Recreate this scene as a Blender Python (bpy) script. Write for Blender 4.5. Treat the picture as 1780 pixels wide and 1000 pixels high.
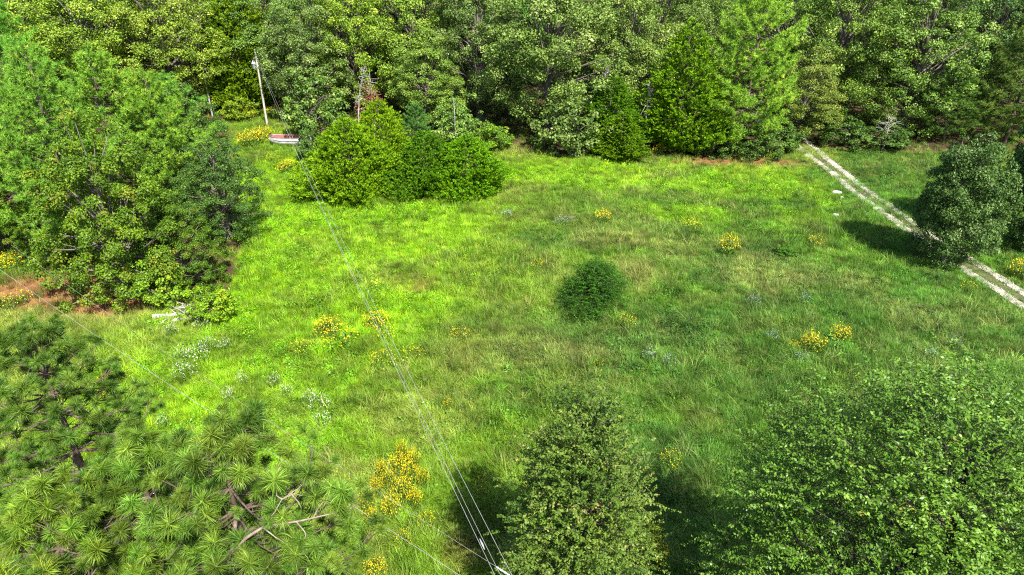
import bpy, math, random
import numpy as np
from mathutils import Vector
R = math.radians
S = bpy.context.scene
for o in list(bpy.data.objects): bpy.data.objects.remove(o)

# ------------------------------------------------------------ camera, sky, sun, exposure
CAMH, PITCH, FPX = 23.0, R(27.6), 1187.0
cam = bpy.data.cameras.new('camera'); camo = bpy.data.objects.new('camera', cam)
S.collection.objects.link(camo); S.camera = camo
cam.sensor_width = 36; cam.lens = 36 * FPX / 1780; cam.clip_start = .1; cam.clip_end = 2000
camo.location = (0, 0, CAMH); camo.rotation_euler = (math.pi / 2 - PITCH, 0, 0)
SUN_EL = R(50); SUN_H = Vector((-.46, .888, 0)).normalized()      # way the light travels over the ground
W = bpy.data.worlds.new('World'); S.world = W; W.use_nodes = True
nt = W.node_tree; bg = nt.nodes['Background']
sky = nt.nodes.new('ShaderNodeTexSky'); sky.sky_type = 'NISHITA'; sky.sun_disc = False
sky.sun_elevation = SUN_EL; sky.sun_rotation = math.atan2(-SUN_H.x, -SUN_H.y)
nt.links.new(sky.outputs[0], bg.inputs[0]); bg.inputs[1].default_value = .1
sl = bpy.data.lights.new('sun', 'SUN'); sl.energy = 5.0; sl.angle = R(.5); sl.color = (1, .95, .86)
so = bpy.data.objects.new('sun', sl); S.collection.objects.link(so)
so.rotation_euler = Vector((SUN_H.x * math.cos(SUN_EL), SUN_H.y * math.cos(SUN_EL), -math.sin(SUN_EL))).to_track_quat('-Z', 'Y').to_euler()
so.location = (20, -30, 60)
S.view_settings.view_transform = 'Standard'; S.view_settings.look = 'None'
S.view_settings.gamma = 1; S.view_settings.use_curve_mapping = False
S.view_settings.exposure = 1.27
S.cycles.use_adaptive_sampling = True; S.cycles.adaptive_threshold = .012; S.cycles.use_denoising = False; S.cycles.filter_width = 1.15; S.cycles.max_bounces = 5; S.cycles.diffuse_bounces = 2; S.cycles.glossy_bounces = 2; S.cycles.transmission_bounces = 3
S.render.resolution_x = 1024; S.render.resolution_y = 575

# ------------------------------------------------------------ helpers
COL = S.collection
def ray(px, py):
    x = (px - 890) / FPX; y = -(py - 500) / FPX
    return np.array([x, math.cos(PITCH) + y * math.sin(PITCH), -math.sin(PITCH) + y * math.cos(PITCH)])
def gp(px, py, z=0.):
    d = ray(px, py); t = (z - CAMH) / d[2]
    return np.array([d[0] * t, d[1] * t, z])
def at(px, py, depth): return np.array([0, 0, CAMH]) + ray(px, py) * depth
def height_to(base, top_py):
    """height of a tree at ground point base whose tip shows at pixel row top_py"""
    d = ray(890, top_py); return CAMH + d[2] * base[1] / d[1]
_lat = {}
def vnoise(x, y, sc, seed):
    if seed not in _lat: _lat[seed] = np.random.default_rng(seed).random((256, 256))
    L = _lat[seed]; x = np.asarray(x) / sc + 1000.; y = np.asarray(y) / sc + 1000.
    i = np.floor(x).astype(int); j = np.floor(y).astype(int); u = x - i; v = y - j
    u = u * u * (3 - 2 * u); v = v * v * (3 - 2 * v); a = lambda p, q: L[p % 256, q % 256]
    return (a(i, j) * (1 - u) + a(i + 1, j) * u) * (1 - v) + (a(i, j + 1) * (1 - u) + a(i + 1, j + 1) * u) * v
def fb(x, y, sc, seed): return .6 * vnoise(x, y, sc, seed) + .3 * vnoise(x, y, sc / 2.3, seed + 1) + .1 * vnoise(x, y, sc / 5, seed + 2)
def hz(x, y): return .5 * (vnoise(x, y, 22, 5) - .5) + .16 * (vnoise(x, y, 5, 6) - .5)
def onground(p): return np.array([p[0], p[1], float(hz(p[0], p[1]))])
def unit(a): return a / np.maximum(np.linalg.norm(a, axis=-1, keepdims=True), 1e-9)

def mesh(name, V, F, mats, attrs=None, smooth=False, mi=None):
    """V (n,3); F list of int arrays (m,k)"""
    V = np.asarray(V, dtype=np.float32); F = [np.asarray(f, dtype=np.int32) for f in (F if isinstance(F, list) else [F]) if len(f)]
    me = bpy.data.meshes.new(name); me.vertices.add(len(V)); me.vertices.foreach_set('co', V.ravel())
    tot = np.concatenate([np.full(len(f), f.shape[1], dtype=np.int32) for f in F])
    loops = np.concatenate([f.ravel() for f in F]); st = np.concatenate([[0], np.cumsum(tot)[:-1]]).astype(np.int32)
    me.loops.add(len(loops)); me.loops.foreach_set('vertex_index', loops)
    me.polygons.add(len(tot)); me.polygons.foreach_set('loop_start', st); me.polygons.foreach_set('loop_total', tot)
    if smooth: me.polygons.foreach_set('use_smooth', np.ones(len(tot), dtype=bool))
    for m in (mats if isinstance(mats, (list, tuple)) else [mats]): me.materials.append(m)
    if mi is not None: me.polygons.foreach_set('material_index', np.asarray(mi, dtype=np.int32))
    for k, (dom, a) in (attrs or {}).items():
        a = np.asarray(a, dtype=np.float32)
        if a.ndim == 1: me.attributes.new(k, 'FLOAT', dom).data.foreach_set('value', a)
        elif a.shape[1] == 3: me.attributes.new(k, 'FLOAT_VECTOR', dom).data.foreach_set('vector', a.ravel())
        else: me.attributes.new(k, 'FLOAT_COLOR', dom).data.foreach_set('color', a.ravel())
    me.update(calc_edges=True); return me
class Acc:
    """collects vertices and faces of one mesh"""
    def __init__(s): s.V = []; s.F = {}; s.n = 0
    def add(s, V, F):
        F = np.asarray(F); s.V.append(np.asarray(V, dtype=float)); s.F.setdefault(F.shape[1], []).append(F + s.n); s.n += len(V)
    def tube(s, P, r, k=6, cap=True):
        P = np.asarray(P, dtype=float); n = len(P); r = np.broadcast_to(np.asarray(r, dtype=float), (n,))
        T = unit(np.gradient(P, axis=0)); up = np.where(np.abs(T[:, 2:3]) > .9, np.array([[1., 0, 0]]), np.array([[0., 0, 1]]))
        up = np.broadcast_to(up[n // 2], T.shape)
        A = unit(np.cross(T, up)); B = np.cross(T, A)
        a = np.arange(k) * 2 * math.pi / k
        V = P[:, None] + r[:, None, None] * (np.cos(a)[None, :, None] * A[:, None] + np.sin(a)[None, :, None] * B[:, None])
        i = np.arange(n - 1)[:, None] * k; j = np.arange(k)[None]; j2 = (j + 1) % k
        s.add(V.reshape(-1, 3), np.stack([i + j, i + j2, i + k + j2, i + k + j], -1).reshape(-1, 4))
        if cap:
            s.add(V[-1], np.arange(k)[None]); s.add(V[0], np.arange(k)[::-1][None])
    def box(s, lo, hi):
        x0, y0, z0 = lo; x1, y1, z1 = hi
        s.add([(x0, y0, z0), (x1, y0, z0), (x1, y1, z0), (x0, y1, z0), (x0, y0, z1), (x1, y0, z1), (x1, y1, z1), (x0, y1, z1)],
              [(0, 3, 2, 1), (4, 5, 6, 7), (0, 1, 5, 4), (1, 2, 6, 5), (2, 3, 7, 6), (3, 0, 4, 7)])
    def lathe(s, prof, k=16, c=(0, 0, 0)):
        a = np.arange(k) * 2 * math.pi / k; c = np.array(c)
        V = np.array([[(r * math.cos(t), r * math.sin(t), z) for t in a] for r, z in prof]) + c
        n = len(prof); i = np.arange(n - 1)[:, None] * k; j = np.arange(k)[None]; j2 = (j + 1) % k
        s.add(V.reshape(-1, 3), np.stack([i + j, i + j2, i + k + j2, i + k + j], -1).reshape(-1, 4))
        s.add(V[-1], np.arange(k)[None]); s.add(V[0], np.arange(k)[::-1][None])
    def mesh(s, name, mat, smooth=True, attrs=None):
        return mesh(name, np.concatenate(s.V), [np.concatenate(f) for f in s.F.values()], mat, attrs, smooth)

def put(name, me, parent=None, loc=None, color=None):
    o = bpy.data.objects.new(name, me); COL.objects.link(o)
    if parent is not None: o.parent = parent
    if loc is not None: o.location = loc
    if color is not None: o.color = (*color, 1)
    return o
def tag(o, label, cat, group=None):
    o['label'] = label; o['category'] = cat
    if group: o['group'] = group
    return o
def thing(name, label, cat, loc, rz=0., group=None, scale=(1, 1, 1)):
    o = put(name, None, None, loc); o.rotation_euler = (0, 0, rz); o.scale = scale; o.empty_display_size = .3
    return tag(o, label, cat, group)

# ------------------------------------------------------------ materials
def newmat(name):
    m = bpy.data.materials.new(name); m.use_nodes = True; t = m.node_tree
    return m, t, t.nodes['Principled BSDF'], t.nodes['Material Output']
def ramp(t, stops):
    r = t.nodes.new('ShaderNodeValToRGB'); e = r.color_ramp.elements
    while len(e) < len(stops): e.new(.5)
    for k, (p, c) in enumerate(stops): e[k].position = p; e[k].color = (*c, 1)
    return r
def noise(t, scale, detail=4, src='Position'):
    n = t.nodes.new('ShaderNodeTexNoise'); n.inputs['Scale'].default_value = scale; n.inputs['Detail'].default_value = detail
    if src == 'Position': g = t.nodes.new('ShaderNodeNewGeometry'); t.links.new(g.outputs['Position'], n.inputs['Vector'])
    else: g = t.nodes.new('ShaderNodeTexCoord'); t.links.new(g.outputs['Object'], n.inputs['Vector'])
    return n
def mul(t, a, b, typ='MULTIPLY', fac=1.):
    m = t.nodes.new('ShaderNodeMix'); m.data_type = 'RGBA'; m.blend_type = typ; m.inputs[0].default_value = fac
    t.links.new(a, m.inputs[6])
    if hasattr(b, 'links') or hasattr(b, 'is_linked'): t.links.new(b, m.inputs[7])
    else: m.inputs[7].default_value = (*b, 1)
    return m.outputs[2]
def leafmat(name, stops, trans=.3, rough=.5, spec=.35, instancer=False):
    m, t, p, out = newmat(name)
    at_ = t.nodes.new('ShaderNodeAttribute'); at_.attribute_name = 'tint'
    r = ramp(t, stops); t.links.new(at_.outputs['Fac'], r.inputs[0])
    if instancer:
        a2 = t.nodes.new('ShaderNodeAttribute'); a2.attribute_name = 'gcol'; a2.attribute_type = 'INSTANCER'
        c = mul(t, r.outputs[0], a2.outputs['Color'])
    else:
        oi = t.nodes.new('ShaderNodeObjectInfo'); c = mul(t, r.outputs[0], oi.outputs['Color'])
        n = noise(t, .9, 3); rr = ramp(t, [(.3, (.72, .78, .7)), (.7, (1.25, 1.2, 1.1))]); t.links.new(n.outputs['Fac'], rr.inputs[0])
        c = mul(t, c, rr.outputs[0])
    t.links.new(c, p.inputs['Base Color']); p.inputs['Roughness'].default_value = rough
    p.inputs['Specular IOR Level'].default_value = spec
    tr = t.nodes.new('ShaderNodeBsdfTranslucent'); t.links.new(c, tr.inputs[0])
    mx = t.nodes.new('ShaderNodeMixShader'); mx.inputs[0].default_value = trans
    t.links.new(p.outputs[0], mx.inputs[1]); t.links.new(tr.outputs[0], mx.inputs[2]); t.links.new(mx.outputs[0], out.inputs[0])
    return m
def plain(name, c1, c2, scale=3., rough=.7, metal=0., bump=.3, src='Object', stretch=None):
    m, t, p, out = newmat(name); n = noise(t, scale, 5, src)
    if stretch:
        mp = t.nodes.new('ShaderNodeMapping'); mp.inputs['Scale'].default_value = stretch
        l = n.inputs['Vector'].links[0]; s = l.from_socket; t.links.new(s, mp.inputs[0]); t.links.new(mp.outputs[0], n.inputs['Vector'])
    r = ramp(t, [(.32, c1), (.68, c2)]); t.links.new(n.outputs['Fac'], r.inputs[0]); t.links.new(r.outputs[0], p.inputs['Base Color'])
    p.inputs['Roughness'].default_value = rough; p.inputs['Metallic'].default_value = metal
    b = t.nodes.new('ShaderNodeBump'); b.inputs['Strength'].default_value = bump; b.inputs['Distance'].default_value = .02
    t.links.new(n.outputs['Fac'], b.inputs['Height']); t.links.new(b.outputs[0], p.inputs['Normal'])
    return m
M = {}
M['bark'] = plain('bark', (.07, .055, .042), (.2, .17, .14), 6, .9, stretch=(1, 1, .25))
M['dark_bark'] = plain('dark_bark', (.04, .03, .024), (.11, .09, .07), 6, .9, stretch=(1, 1, .25))
M['pine_bark'] = plain('pine_bark', (.05, .032, .022), (.15, .105, .08), 6, .9, stretch=(1, 1, .3))
M['dead_wood'] = plain('dead_wood', (.2, .18, .155), (.42, .39, .35), 7, .85, stretch=(1, 1, .3))
M['oak_leaf'] = leafmat('oak_leaf', [(0, (.04, .085, .012)), (.5, (.11, .19, .032)), (.88, (.2, .29, .065)), (1, (.3, .36, .13))], .17, .5, .25)
M['gum_leaf'] = leafmat('gum_leaf', [(0, (.07, .14, .01)), (.5, (.15, .27, .014)), (.9, (.26, .38, .02)), (.97, (.42, .38, .02)), (1, (.4, .24, .03))], .2, .5, .25)
M['cedar_leaf'] = leafmat('cedar_leaf', [(0, (.04, .12, .006)), (.5, (.11, .27, .008)), (1, (.2, .38, .012))], .17, .6, .15)
M['pine_leaf'] = leafmat('pine_leaf', [(0, (.05, .15, .02)), (.5, (.11, .28, .035)), (.9, (.2, .4, .06)), (1, (.28, .38, .07))], .15, .5, .2)
M['near_pine_leaf'] = leafmat('near_pine_leaf', [(0, (.045, .1, .014)), (.5, (.12, .23, .024)), (.92, (.23, .37, .04)), (1, (.34, .35, .06))], .12, .45, .25)
M['elm_leaf'] = leafmat('elm_leaf', [(0, (.07, .13, .015)), (.5, (.14, .25, .03)), (.9, (.26, .37, .06)), (.985, (.34, .4, .09)), (1, (.42, .3, .04))], .22, .45, .3)
M['mixed_leaf'] = leafmat('mixed_leaf', [(0, (.04, .1, .012)), (.5, (.12, .21, .03)), (.8, (.21, .27, .06)), (1, (.36, .29, .14))], .22, .5, .25)
M['brown_leaf'] = leafmat('brown_leaf', [(0, (.14, .05, .025)), (1, (.34, .14, .07))], .2)
M['yellow_petal'] = leafmat('yellow_petal', [(0, (.5, .38, .006)), (1, (.8, .64, .01))], .2)
M['white_petal'] = leafmat('white_petal', [(0, (.34, .38, .28)), (1, (.6, .62, .54))], .2)
M['blue_petal'] = leafmat('blue_petal', [(0, (.3, .32, .52)), (1, (.5, .52, .7))], .2)
M['weed_leaf'] = leafmat('weed_leaf', [(0, (.05, .12, .015)), (1, (.14, .26, .03))], .3)
M['grass'] = leafmat('grass', [(0, (.6, .6, .6)), (1, (1.25, 1.2, 1.05))], .3, .5, .3, instancer=True)
# ground: vertex colour carries the kind of soil and cover, noise breaks it up
m, t, p, out = newmat('ground_soil'); a = t.nodes.new('ShaderNodeAttribute'); a.attribute_name = 'soil'
n1 = noise(t, 2.3, 8); r1 = ramp(t, [(.25, (.55, .55, .5)), (.75, (1.4, 1.35, 1.2))]); t.links.new(n1.outputs['Fac'], r1.inputs[0])
t.links.new(mul(t, a.outputs['Color'], r1.outputs[0]), p.inputs['Base Color']); p.inputs['Roughness'].default_value = .95
p.inputs['Specular IOR Level'].default_value = .1
b = t.nodes.new('ShaderNodeBump'); b.inputs['Strength'].default_value = .6; b.inputs['Distance'].default_value = .08
t.links.new(n1.outputs['Fac'], b.inputs['Height']); t.links.new(b.outputs[0], p.inputs['Normal']); M['ground'] = m
M['gravel'] = plain('gravel', (.27, .235, .175), (.5, .455, .38), 3, .9, bump=.6, src='Position')
M['gravel_stone'] = plain('gravel_stone', (.3, .27, .22), (.54, .5, .43), 3, .85, src='Position')
M['median'] = plain('median_turf', (.06, .07, .02), (.13, .12, .05), 5, .95, src='Position')
M['limestone'] = plain('limestone', (.34, .32, .27), (.62, .6, .54), 5, .9)
M['pole_wood'] = plain('pole_wood', (.3, .27, .22), (.52, .48, .4), 5, .85, stretch=(4, 4, .3))
M['galv'] = plain('galvanised_steel', (.42, .43, .44), (.6, .61, .62), 4, .45, .4, .05)
M['wire'] = plain('aluminium_wire', (.3, .3, .29), (.42, .42, .41), 2, .5, .2, 0)
M['can'] = plain('transformer_paint', (.58, .6, .6), (.7, .72, .72), 2, .4, 0, .03)
M['porcelain'] = plain('porcelain', (.5, .5, .52), (.72, .72, .74), 4, .25, 0, 0)
M['boat_white'] = plain('boat_white_paint', (.42, .41, .39), (.72, .71, .69), 2.2, .45, 0, .05)
M['boat_red'] = plain('boat_red_paint', (.26, .06, .05), (.42, .12, .1), 3, .5, 0, .05)
M['boat_trim'] = plain('boat_trim', (.2, .2, .2), (.4, .4, .4), 3, .4, .6, .05)

# ------------------------------------------------------------ the setting
TL = [(1386, 254), (1444, 301), (1487, 339), (1530, 369), (1566, 393), (1655, 456), (1696, 481), (1746, 513), (1779, 531)]
TR = [(1404, 247), (1451, 288), (1494, 324), (1538, 355), (1577, 382), (1646, 425), (1689, 452), (1732, 479), (1779, 510)]
def track(P):
    G = np.array([gp(*q)[:2] for q in P])
    a = G[0] + np.array([[2, 30], [-1, 12]]); b_ = G[-1] + (G[-1] - G[-3]) / np.linalg.norm(G[-1] - G[-3]) * np.array([[8.], [25.], [60.]])
    G = np.concatenate([a, G, b_]); s = np.concatenate([[0], np.cumsum(np.linalg.norm(np.diff(G, axis=0), axis=1))])
    u = np.arange(0, s[-1], .35); X = np.interp(u, s, G[:, 0]); Y = np.interp(u, s, G[:, 1])
    k = np.ones(13) / 13; f_ = lambda z: np.convolve(np.pad(z, 6, mode='edge'), k, 'valid')
    return np.stack([f_(X), f_(Y)], 1)
tl, tr = track(TL), track(TR)
mid = np.array([(q + tr[np.argmin(((tr - q) ** 2).sum(1))]) / 2 for q in tl])
def dist_to(poly, x, y):
    d = np.full(np.shape(x), 1e9)
    for q in poly[::2]: d = np.minimum(d, (x - q[0]) ** 2 + (y - q[1]) ** 2)
    return np.sqrt(d)
# the edge of the wood, as a line of ground points (pixel foot of the tree line)
EDGE = np.array([gp(*q)[:2] for q in [(-300, 470), (0, 440), (120, 500), (260, 545), (395, 520), (430, 400), (400, 270), (400, 225), (470, 180), (535, 235),
        (700, 250), (860, 250), (1000, 275), (1130, 272), (1210, 275), (1300, 283), (1385, 250), (1470, 262), (1600, 268), (1780, 262), (2300, 250)]])
EP = np.concatenate([[(-300, EDGE[0][1])], EDGE, [(300, EDGE[-1][1]), (300, 400), (-300, 400)]])
def inwood(x, y):
    x = np.asarray(x, dtype=float); y = np.asarray(y, dtype=float); c = np.zeros(x.shape, dtype=bool); n = len(EP)
    for i in range(n):
        (x0, y0), (x1, y1) = EP[i], EP[(i + 1) % n]
        if y0 == y1: continue
        k = ((y0 > y) != (y1 > y)) & (x < (x1 - x0) * (y - y0) / (y1 - y0) + x0); c ^= k
    return c
def blob(x, y, px, py, rx, ry, wob=.5, seed=3):
    g = gp(px, py); d = np.sqrt(((x - g[0]) / rx) ** 2 + ((y - g[1]) / ry) ** 2) + wob * (fb(x, y, 3., seed) - .5) * 2
    return np.clip((1.15 - d) / .5, 0, 1)
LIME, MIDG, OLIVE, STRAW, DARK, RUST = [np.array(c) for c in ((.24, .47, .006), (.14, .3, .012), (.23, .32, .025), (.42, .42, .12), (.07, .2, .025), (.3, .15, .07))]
def cover(x, y):
    """species cover of the meadow, cloud shade painted in -> colour, plus masks"""
    n1 = fb(x, y, 13, 20); n2 = fb(x, y, 4.5, 30); n3 = vnoise(x, y, 1.3, 40); n4 = vnoise(x, y, .6, 45)
    lime = np.clip(np.maximum.reduce([blob(x, y, 620, 400, 15, 12), blob(x, y, 480, 480, 8, 11), blob(x, y, 450, 330, 7, 10), blob(x, y, 420, 640, 9, 9) * .6,
           blob(x, y, 250, 700, 7, 5), blob(x, y, 620, 540, 8, 6), blob(x, y, 560, 760, 8, 5) * .55, blob(x, y, 1320, 320, 12, 9, .8), blob(x, y, 1030, 300, 14, 6, .9), blob(x, y, 1180, 375, 5, 3, .8), blob(x, y, 470, 900, 6, 4) * .6]), 0, 1) * (.55 + .6 * n2)
    dark = np.clip(np.maximum.reduce([blob(x, y, 1560, 560, 12, 9), blob(x, y, 1180, 620, 14, 7, .8), blob(x, y, 1180, 850, 4.5, 6, .6), blob(x, y, 1350, 480, 10, 5, .9), blob(x, y, 960, 420, 6, 4, .8), blob(x, y, 1500, 330, 5, 9, .6), blob(x, y, 1560, 290, 8, 8, .6)]), 0, 1) * (.35 + .6 * n2)  # dimmer patches, mostly right: cloud shade put into the grass colour
    straw = np.clip(np.clip((n1 - .5) * 3.5, 0, 1) * np.clip((n2 - .42) * 4, 0, 1) * .45 + np.maximum.reduce([blob(x, y, 560, 850, 4, 2.6), blob(x, y, 740, 730, 3, 3, .8) * .7, blob(x, y, 1120, 480, 3.5, 4.5, .8) * .75, blob(x, y, 1100, 420, 7, 2.5, .9) * .6, blob(x, y, 1050, 260, 16, 4, .9) * .6, blob(x, y, 1290, 288, 9, 2.6, .5), blob(x, y, 130, 545, 6, 2.6, .7) * .6, blob(x, y, 870, 620, 5, 2, .8) * .5, blob(x, y, 1400, 480, 6, 3, .9) * .5, blob(x, y, 850, 330, 6, 3, .9) * .5]) * n2 * 1.1, 0, 1) * (1 - .75 * lime)
    rust = np.maximum.reduce([blob(x, y, 120, 495, 5, 3, .5), blob(x, y, 60, 500, 3, 2), blob(x, y, 175, 525, 4, 2.2, .5), blob(x, y, 1290, 283, 7, 1.3, .5) * .8, blob(x, y, 510, 185, 2, 3, .5) * .7, blob(x, y, 690, 500, 3, 1.6, .9) * .22, blob(x, y, 815, 965, 1, .8) * .5])
    east_shade = np.clip((x + 2 + 10 * (n1 - .5)) / 16, 0, 1) * np.clip((84 - y) / 22, 0, 1)      # cloud shade on the right half, painted as cooler, darker grass
    ol = n1 * .8 * (1 - .6 * east_shade); c = MIDG[None] * (1 - ol[:, None]) + OLIVE[None] * ol[:, None]; shade_w = east_shade * .62 * (.5 + n2); c = c * (1 - shade_w[:, None]) + np.array([[.085, .23, .024]]) * shade_w[:, None]; straw = straw * (1 - .3 * east_shade)
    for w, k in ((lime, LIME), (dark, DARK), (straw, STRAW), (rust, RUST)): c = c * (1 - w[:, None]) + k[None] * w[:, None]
    br = np.clip((fb(x, y, 3.2, 160) - .56) * 4, 0, .3) * (1 - .8 * lime); c = c * (1 - br[:, None]) + np.array([[.18, .18, .05]]) * br[:, None]
    f = .46 + .7 * n3 + .42 * n4
    return c * f[:, None], lime, dark, straw, rust
def axis(lo, hi, step, far):
    a = np.arange(lo, hi + .01, step); e = np.cumsum(step * 1.35 ** np.arange(1, 40)); e = e[e < far]
    return np.concatenate([lo - e[::-1], a, hi + e])
gx, gy = axis(-62, 62, .9, 400), axis(2, 108, .9, 400)
X, Y = np.meshgrid(gx, gy); Z = hz(X, Y); nx, ny = len(gx), len(gy)
i = (np.arange(ny - 1)[:, None] * nx + np.arange(nx - 1)[None]); F = np.stack([i, i + 1, i + nx + 1, i + nx], -1).reshape(-1, 4)
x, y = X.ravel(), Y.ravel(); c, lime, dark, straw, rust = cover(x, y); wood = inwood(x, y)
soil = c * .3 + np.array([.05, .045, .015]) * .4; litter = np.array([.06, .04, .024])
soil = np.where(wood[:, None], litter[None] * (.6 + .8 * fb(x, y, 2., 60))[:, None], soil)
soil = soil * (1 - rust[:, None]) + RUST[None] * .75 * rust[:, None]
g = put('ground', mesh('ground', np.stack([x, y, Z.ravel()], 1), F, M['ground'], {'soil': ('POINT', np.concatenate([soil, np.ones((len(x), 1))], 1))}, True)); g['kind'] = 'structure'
def strip(name, C, w, lift, mat, seed):
    rng = np.random.default_rng(seed); T = unit(np.gradient(C, axis=0)); N = np.stack([-T[:, 1], T[:, 0]], 1); n = len(C)
    e = [w * (.55 + .9 * vnoise(C[:, 0], C[:, 1] + 50 * _, .9, seed + 300)) for _ in range(2)]; cols = []
    for k in (-1, -.4, .4, 1):
        q = C + N * (k * (e[0] if k < 0 else e[1]))[:, None]; cols.append(np.concatenate([q, (hz(q[:, 0], q[:, 1]) + lift - (.03 if abs(k) == 1 else 0))[:, None]], 1))
    V = np.stack(cols, 1).reshape(-1, 3); i = np.arange(n - 1)[:, None] * 4 + np.arange(3)[None]
    o = put(name, mesh(name, V, np.stack([i, i + 1, i + 5, i + 4], -1).reshape(-1, 4), mat, None, True)); o['kind'] = 'structure'; return o
strip('wheel_track', tl, .36, .05, M['gravel'], 1); strip('wheel_track', tr, .34, .05, M['gravel'], 2)
strip('track_median', mid, .45, .035, M['median'], 3)
# loose gravel on the two wheel tracks
rng = np.random.default_rng(8); A = Acc()
oct_ = np.array([(1, 0, 0), (0, 1, 0), (-1, 0, 0), (0, -1, 0), (0, 0, .7), (0, 0, -.7)]); of = np.array([(0, 1, 4), (1, 2, 4), (2, 3, 4), (3, 0, 4), (1, 0, 5), (2, 1, 5), (3, 2, 5), (0, 3, 5)])
for C in (tl, tr):
    k = rng.integers(8, len(C) - 60, 5200); q = C[k] + rng.normal(0, .22, (5200, 2)); s = rng.uniform(.025, .075, 5200)
    for (qx, qy), ss, an in zip(q, s, rng.uniform(0, 6, 5200)):
        ca, sa = math.cos(an), math.sin(an); V = oct_ * ss * rng.uniform(.6, 1.3, (6, 1))
        V = np.stack([V[:, 0] * ca - V[:, 1] * sa, V[:, 0] * sa + V[:, 1] * ca, V[:, 2]], 1) + (qx, qy, float(hz(qx, qy)) + .055); A.add(V, of)
o = put('loose_gravel', A.mesh('loose_gravel', M['gravel_stone'], False)); o['kind'] = 'stuff'; tag(o, 'pale loose gravel in the two wheel tracks', 'gravel')

# ------------------------------------------------------------ grass (uncountable): tuft meshes set on points
def blades(seed, n, rad, L, w, lean, seg=3, arch=.5):
    rng = np.random.default_rng(seed); A = Acc(); tint = []
    for k in range(n):
        a = rng.uniform(0, 2 * math.pi); b0 = np.array([math.cos(a), math.sin(a), 0]) * rad * math.sqrt(rng.random())
        a += rng.normal(0, .8); d = np.array([math.cos(a), math.sin(a), 0]); l = L * rng.uniform(.55, 1.15); le = lean * rng.uniform(.3, 1.5); sd = np.array([-d[1], d[0], 0])
        V = []
        for s in range(seg):
            u = s / seg; pth = b0 + d * le * l * u ** 1.6 + np.array([0, 0, 1]) * l * (u - arch * le * .45 * u * u)
            ww = w * (1 - .55 * u) * .5; V += [pth - sd * ww, pth + sd * ww]
        V.append(b0 + d * le * l + np.array([0, 0, 1]) * l * (1 - arch * le * .45))
        A.add(V, [(2 * s, 2 * s + 1, 2 * s + 3, 2 * s + 2) for s in range(seg - 1)]); A.F.setdefault(3, []).append(np.array([[2 * seg - 2, 2 * seg - 1, 2 * seg]]) + A.n - len(V))
    nq = n * (seg - 1)
    rt = rng.random(n); return A.mesh('grass_tuft', M['grass'], True, {'tint': ('FACE', np.concatenate([np.repeat(rt, seg - 1), rt]))})
def scatter(name, label, pts, scl, rot, col, tuft):
    me = bpy.data.meshes.new(name); me.vertices.add(len(pts)); me.vertices.foreach_set('co', np.asarray(pts, dtype=np.float32).ravel())
    me.attributes.new('gcol', 'FLOAT_COLOR', 'POINT').data.foreach_set('color', np.concatenate([col, np.ones((len(col), 1))], 1).astype(np.float32).ravel())
    me.attributes.new('gscl', 'FLOAT_VECTOR', 'POINT').data.foreach_set('vector', np.asarray(scl, dtype=np.float32).ravel())
    me.attributes.new('grot', 'FLOAT_VECTOR', 'POINT').data.foreach_set('vector', np.asarray(rot, dtype=np.float32).ravel())
    o = put(name, me); o['kind'] = 'stuff'; tag(o, label, 'grass')
    src = bpy.data.objects.new('grass_tuft', tuft)
    ng = bpy.data.node_groups.new(name, 'GeometryNodeTree')
    ng.interface.new_socket('Geometry', in_out='INPUT', socket_type='NodeSocketGeometry'); ng.interface.new_socket('Geometry', in_out='OUTPUT', socket_type='NodeSocketGeometry')
    N = ng.nodes; gi = N.new('NodeGroupInput'); go = N.new('NodeGroupOutput'); ip = N.new('GeometryNodeInstanceOnPoints')
    oi = N.new('GeometryNodeObjectInfo'); oi.inputs['Object'].default_value = src; oi.inputs['As Instance'].default_value = False
    def na(nm):
        q = N.new('GeometryNodeInputNamedAttribute'); q.data_type = 'FLOAT_VECTOR'; q.inputs['Name'].default_value = nm; return q.outputs['Attribute']
    L = ng.links; L.new(gi.outputs[0], ip.inputs['Points']); L.new(oi.outputs['Geometry'], ip.inputs['Instance'])
    L.new(na('gscl'), ip.inputs['Scale']); e2r = N.new('FunctionNodeEulerToRotation'); L.new(na('grot'), e2r.inputs[0]); L.new(e2r.outputs[0], ip.inputs['Rotation'])
    L.new(ip.outputs[0], go.inputs[0])
    md = o.modifiers.new('tufts', 'NODES'); md.node_group = ng; return o
rng = np.random.default_rng(77)
def field(n_near, n_far):
    """points over the meadow the camera may see, thinning with distance"""
    P = []
    for lo, hi, dens in ((15, 42, n_near), (42, 66, (n_near + n_far) / 2), (66, 104, n_far)):
        hw = .80 * (.886 * hi + 10.6) + 3; n = int((hi - lo) * 2 * hw * dens); q = np.stack([rng.uniform(-hw, hw, n), rng.uniform(lo, hi, n)], 1)
        q = q[np.abs(q[:, 0]) < .80 * (.886 * q[:, 1] + 10.6) + 3]; P.append(q)
    return np.concatenate(P)
def keep_road(q, w): return np.minimum(dist_to(tl, q[:, 0], q[:, 1]), dist_to(tr, q[:, 0], q[:, 1])) > w
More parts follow.
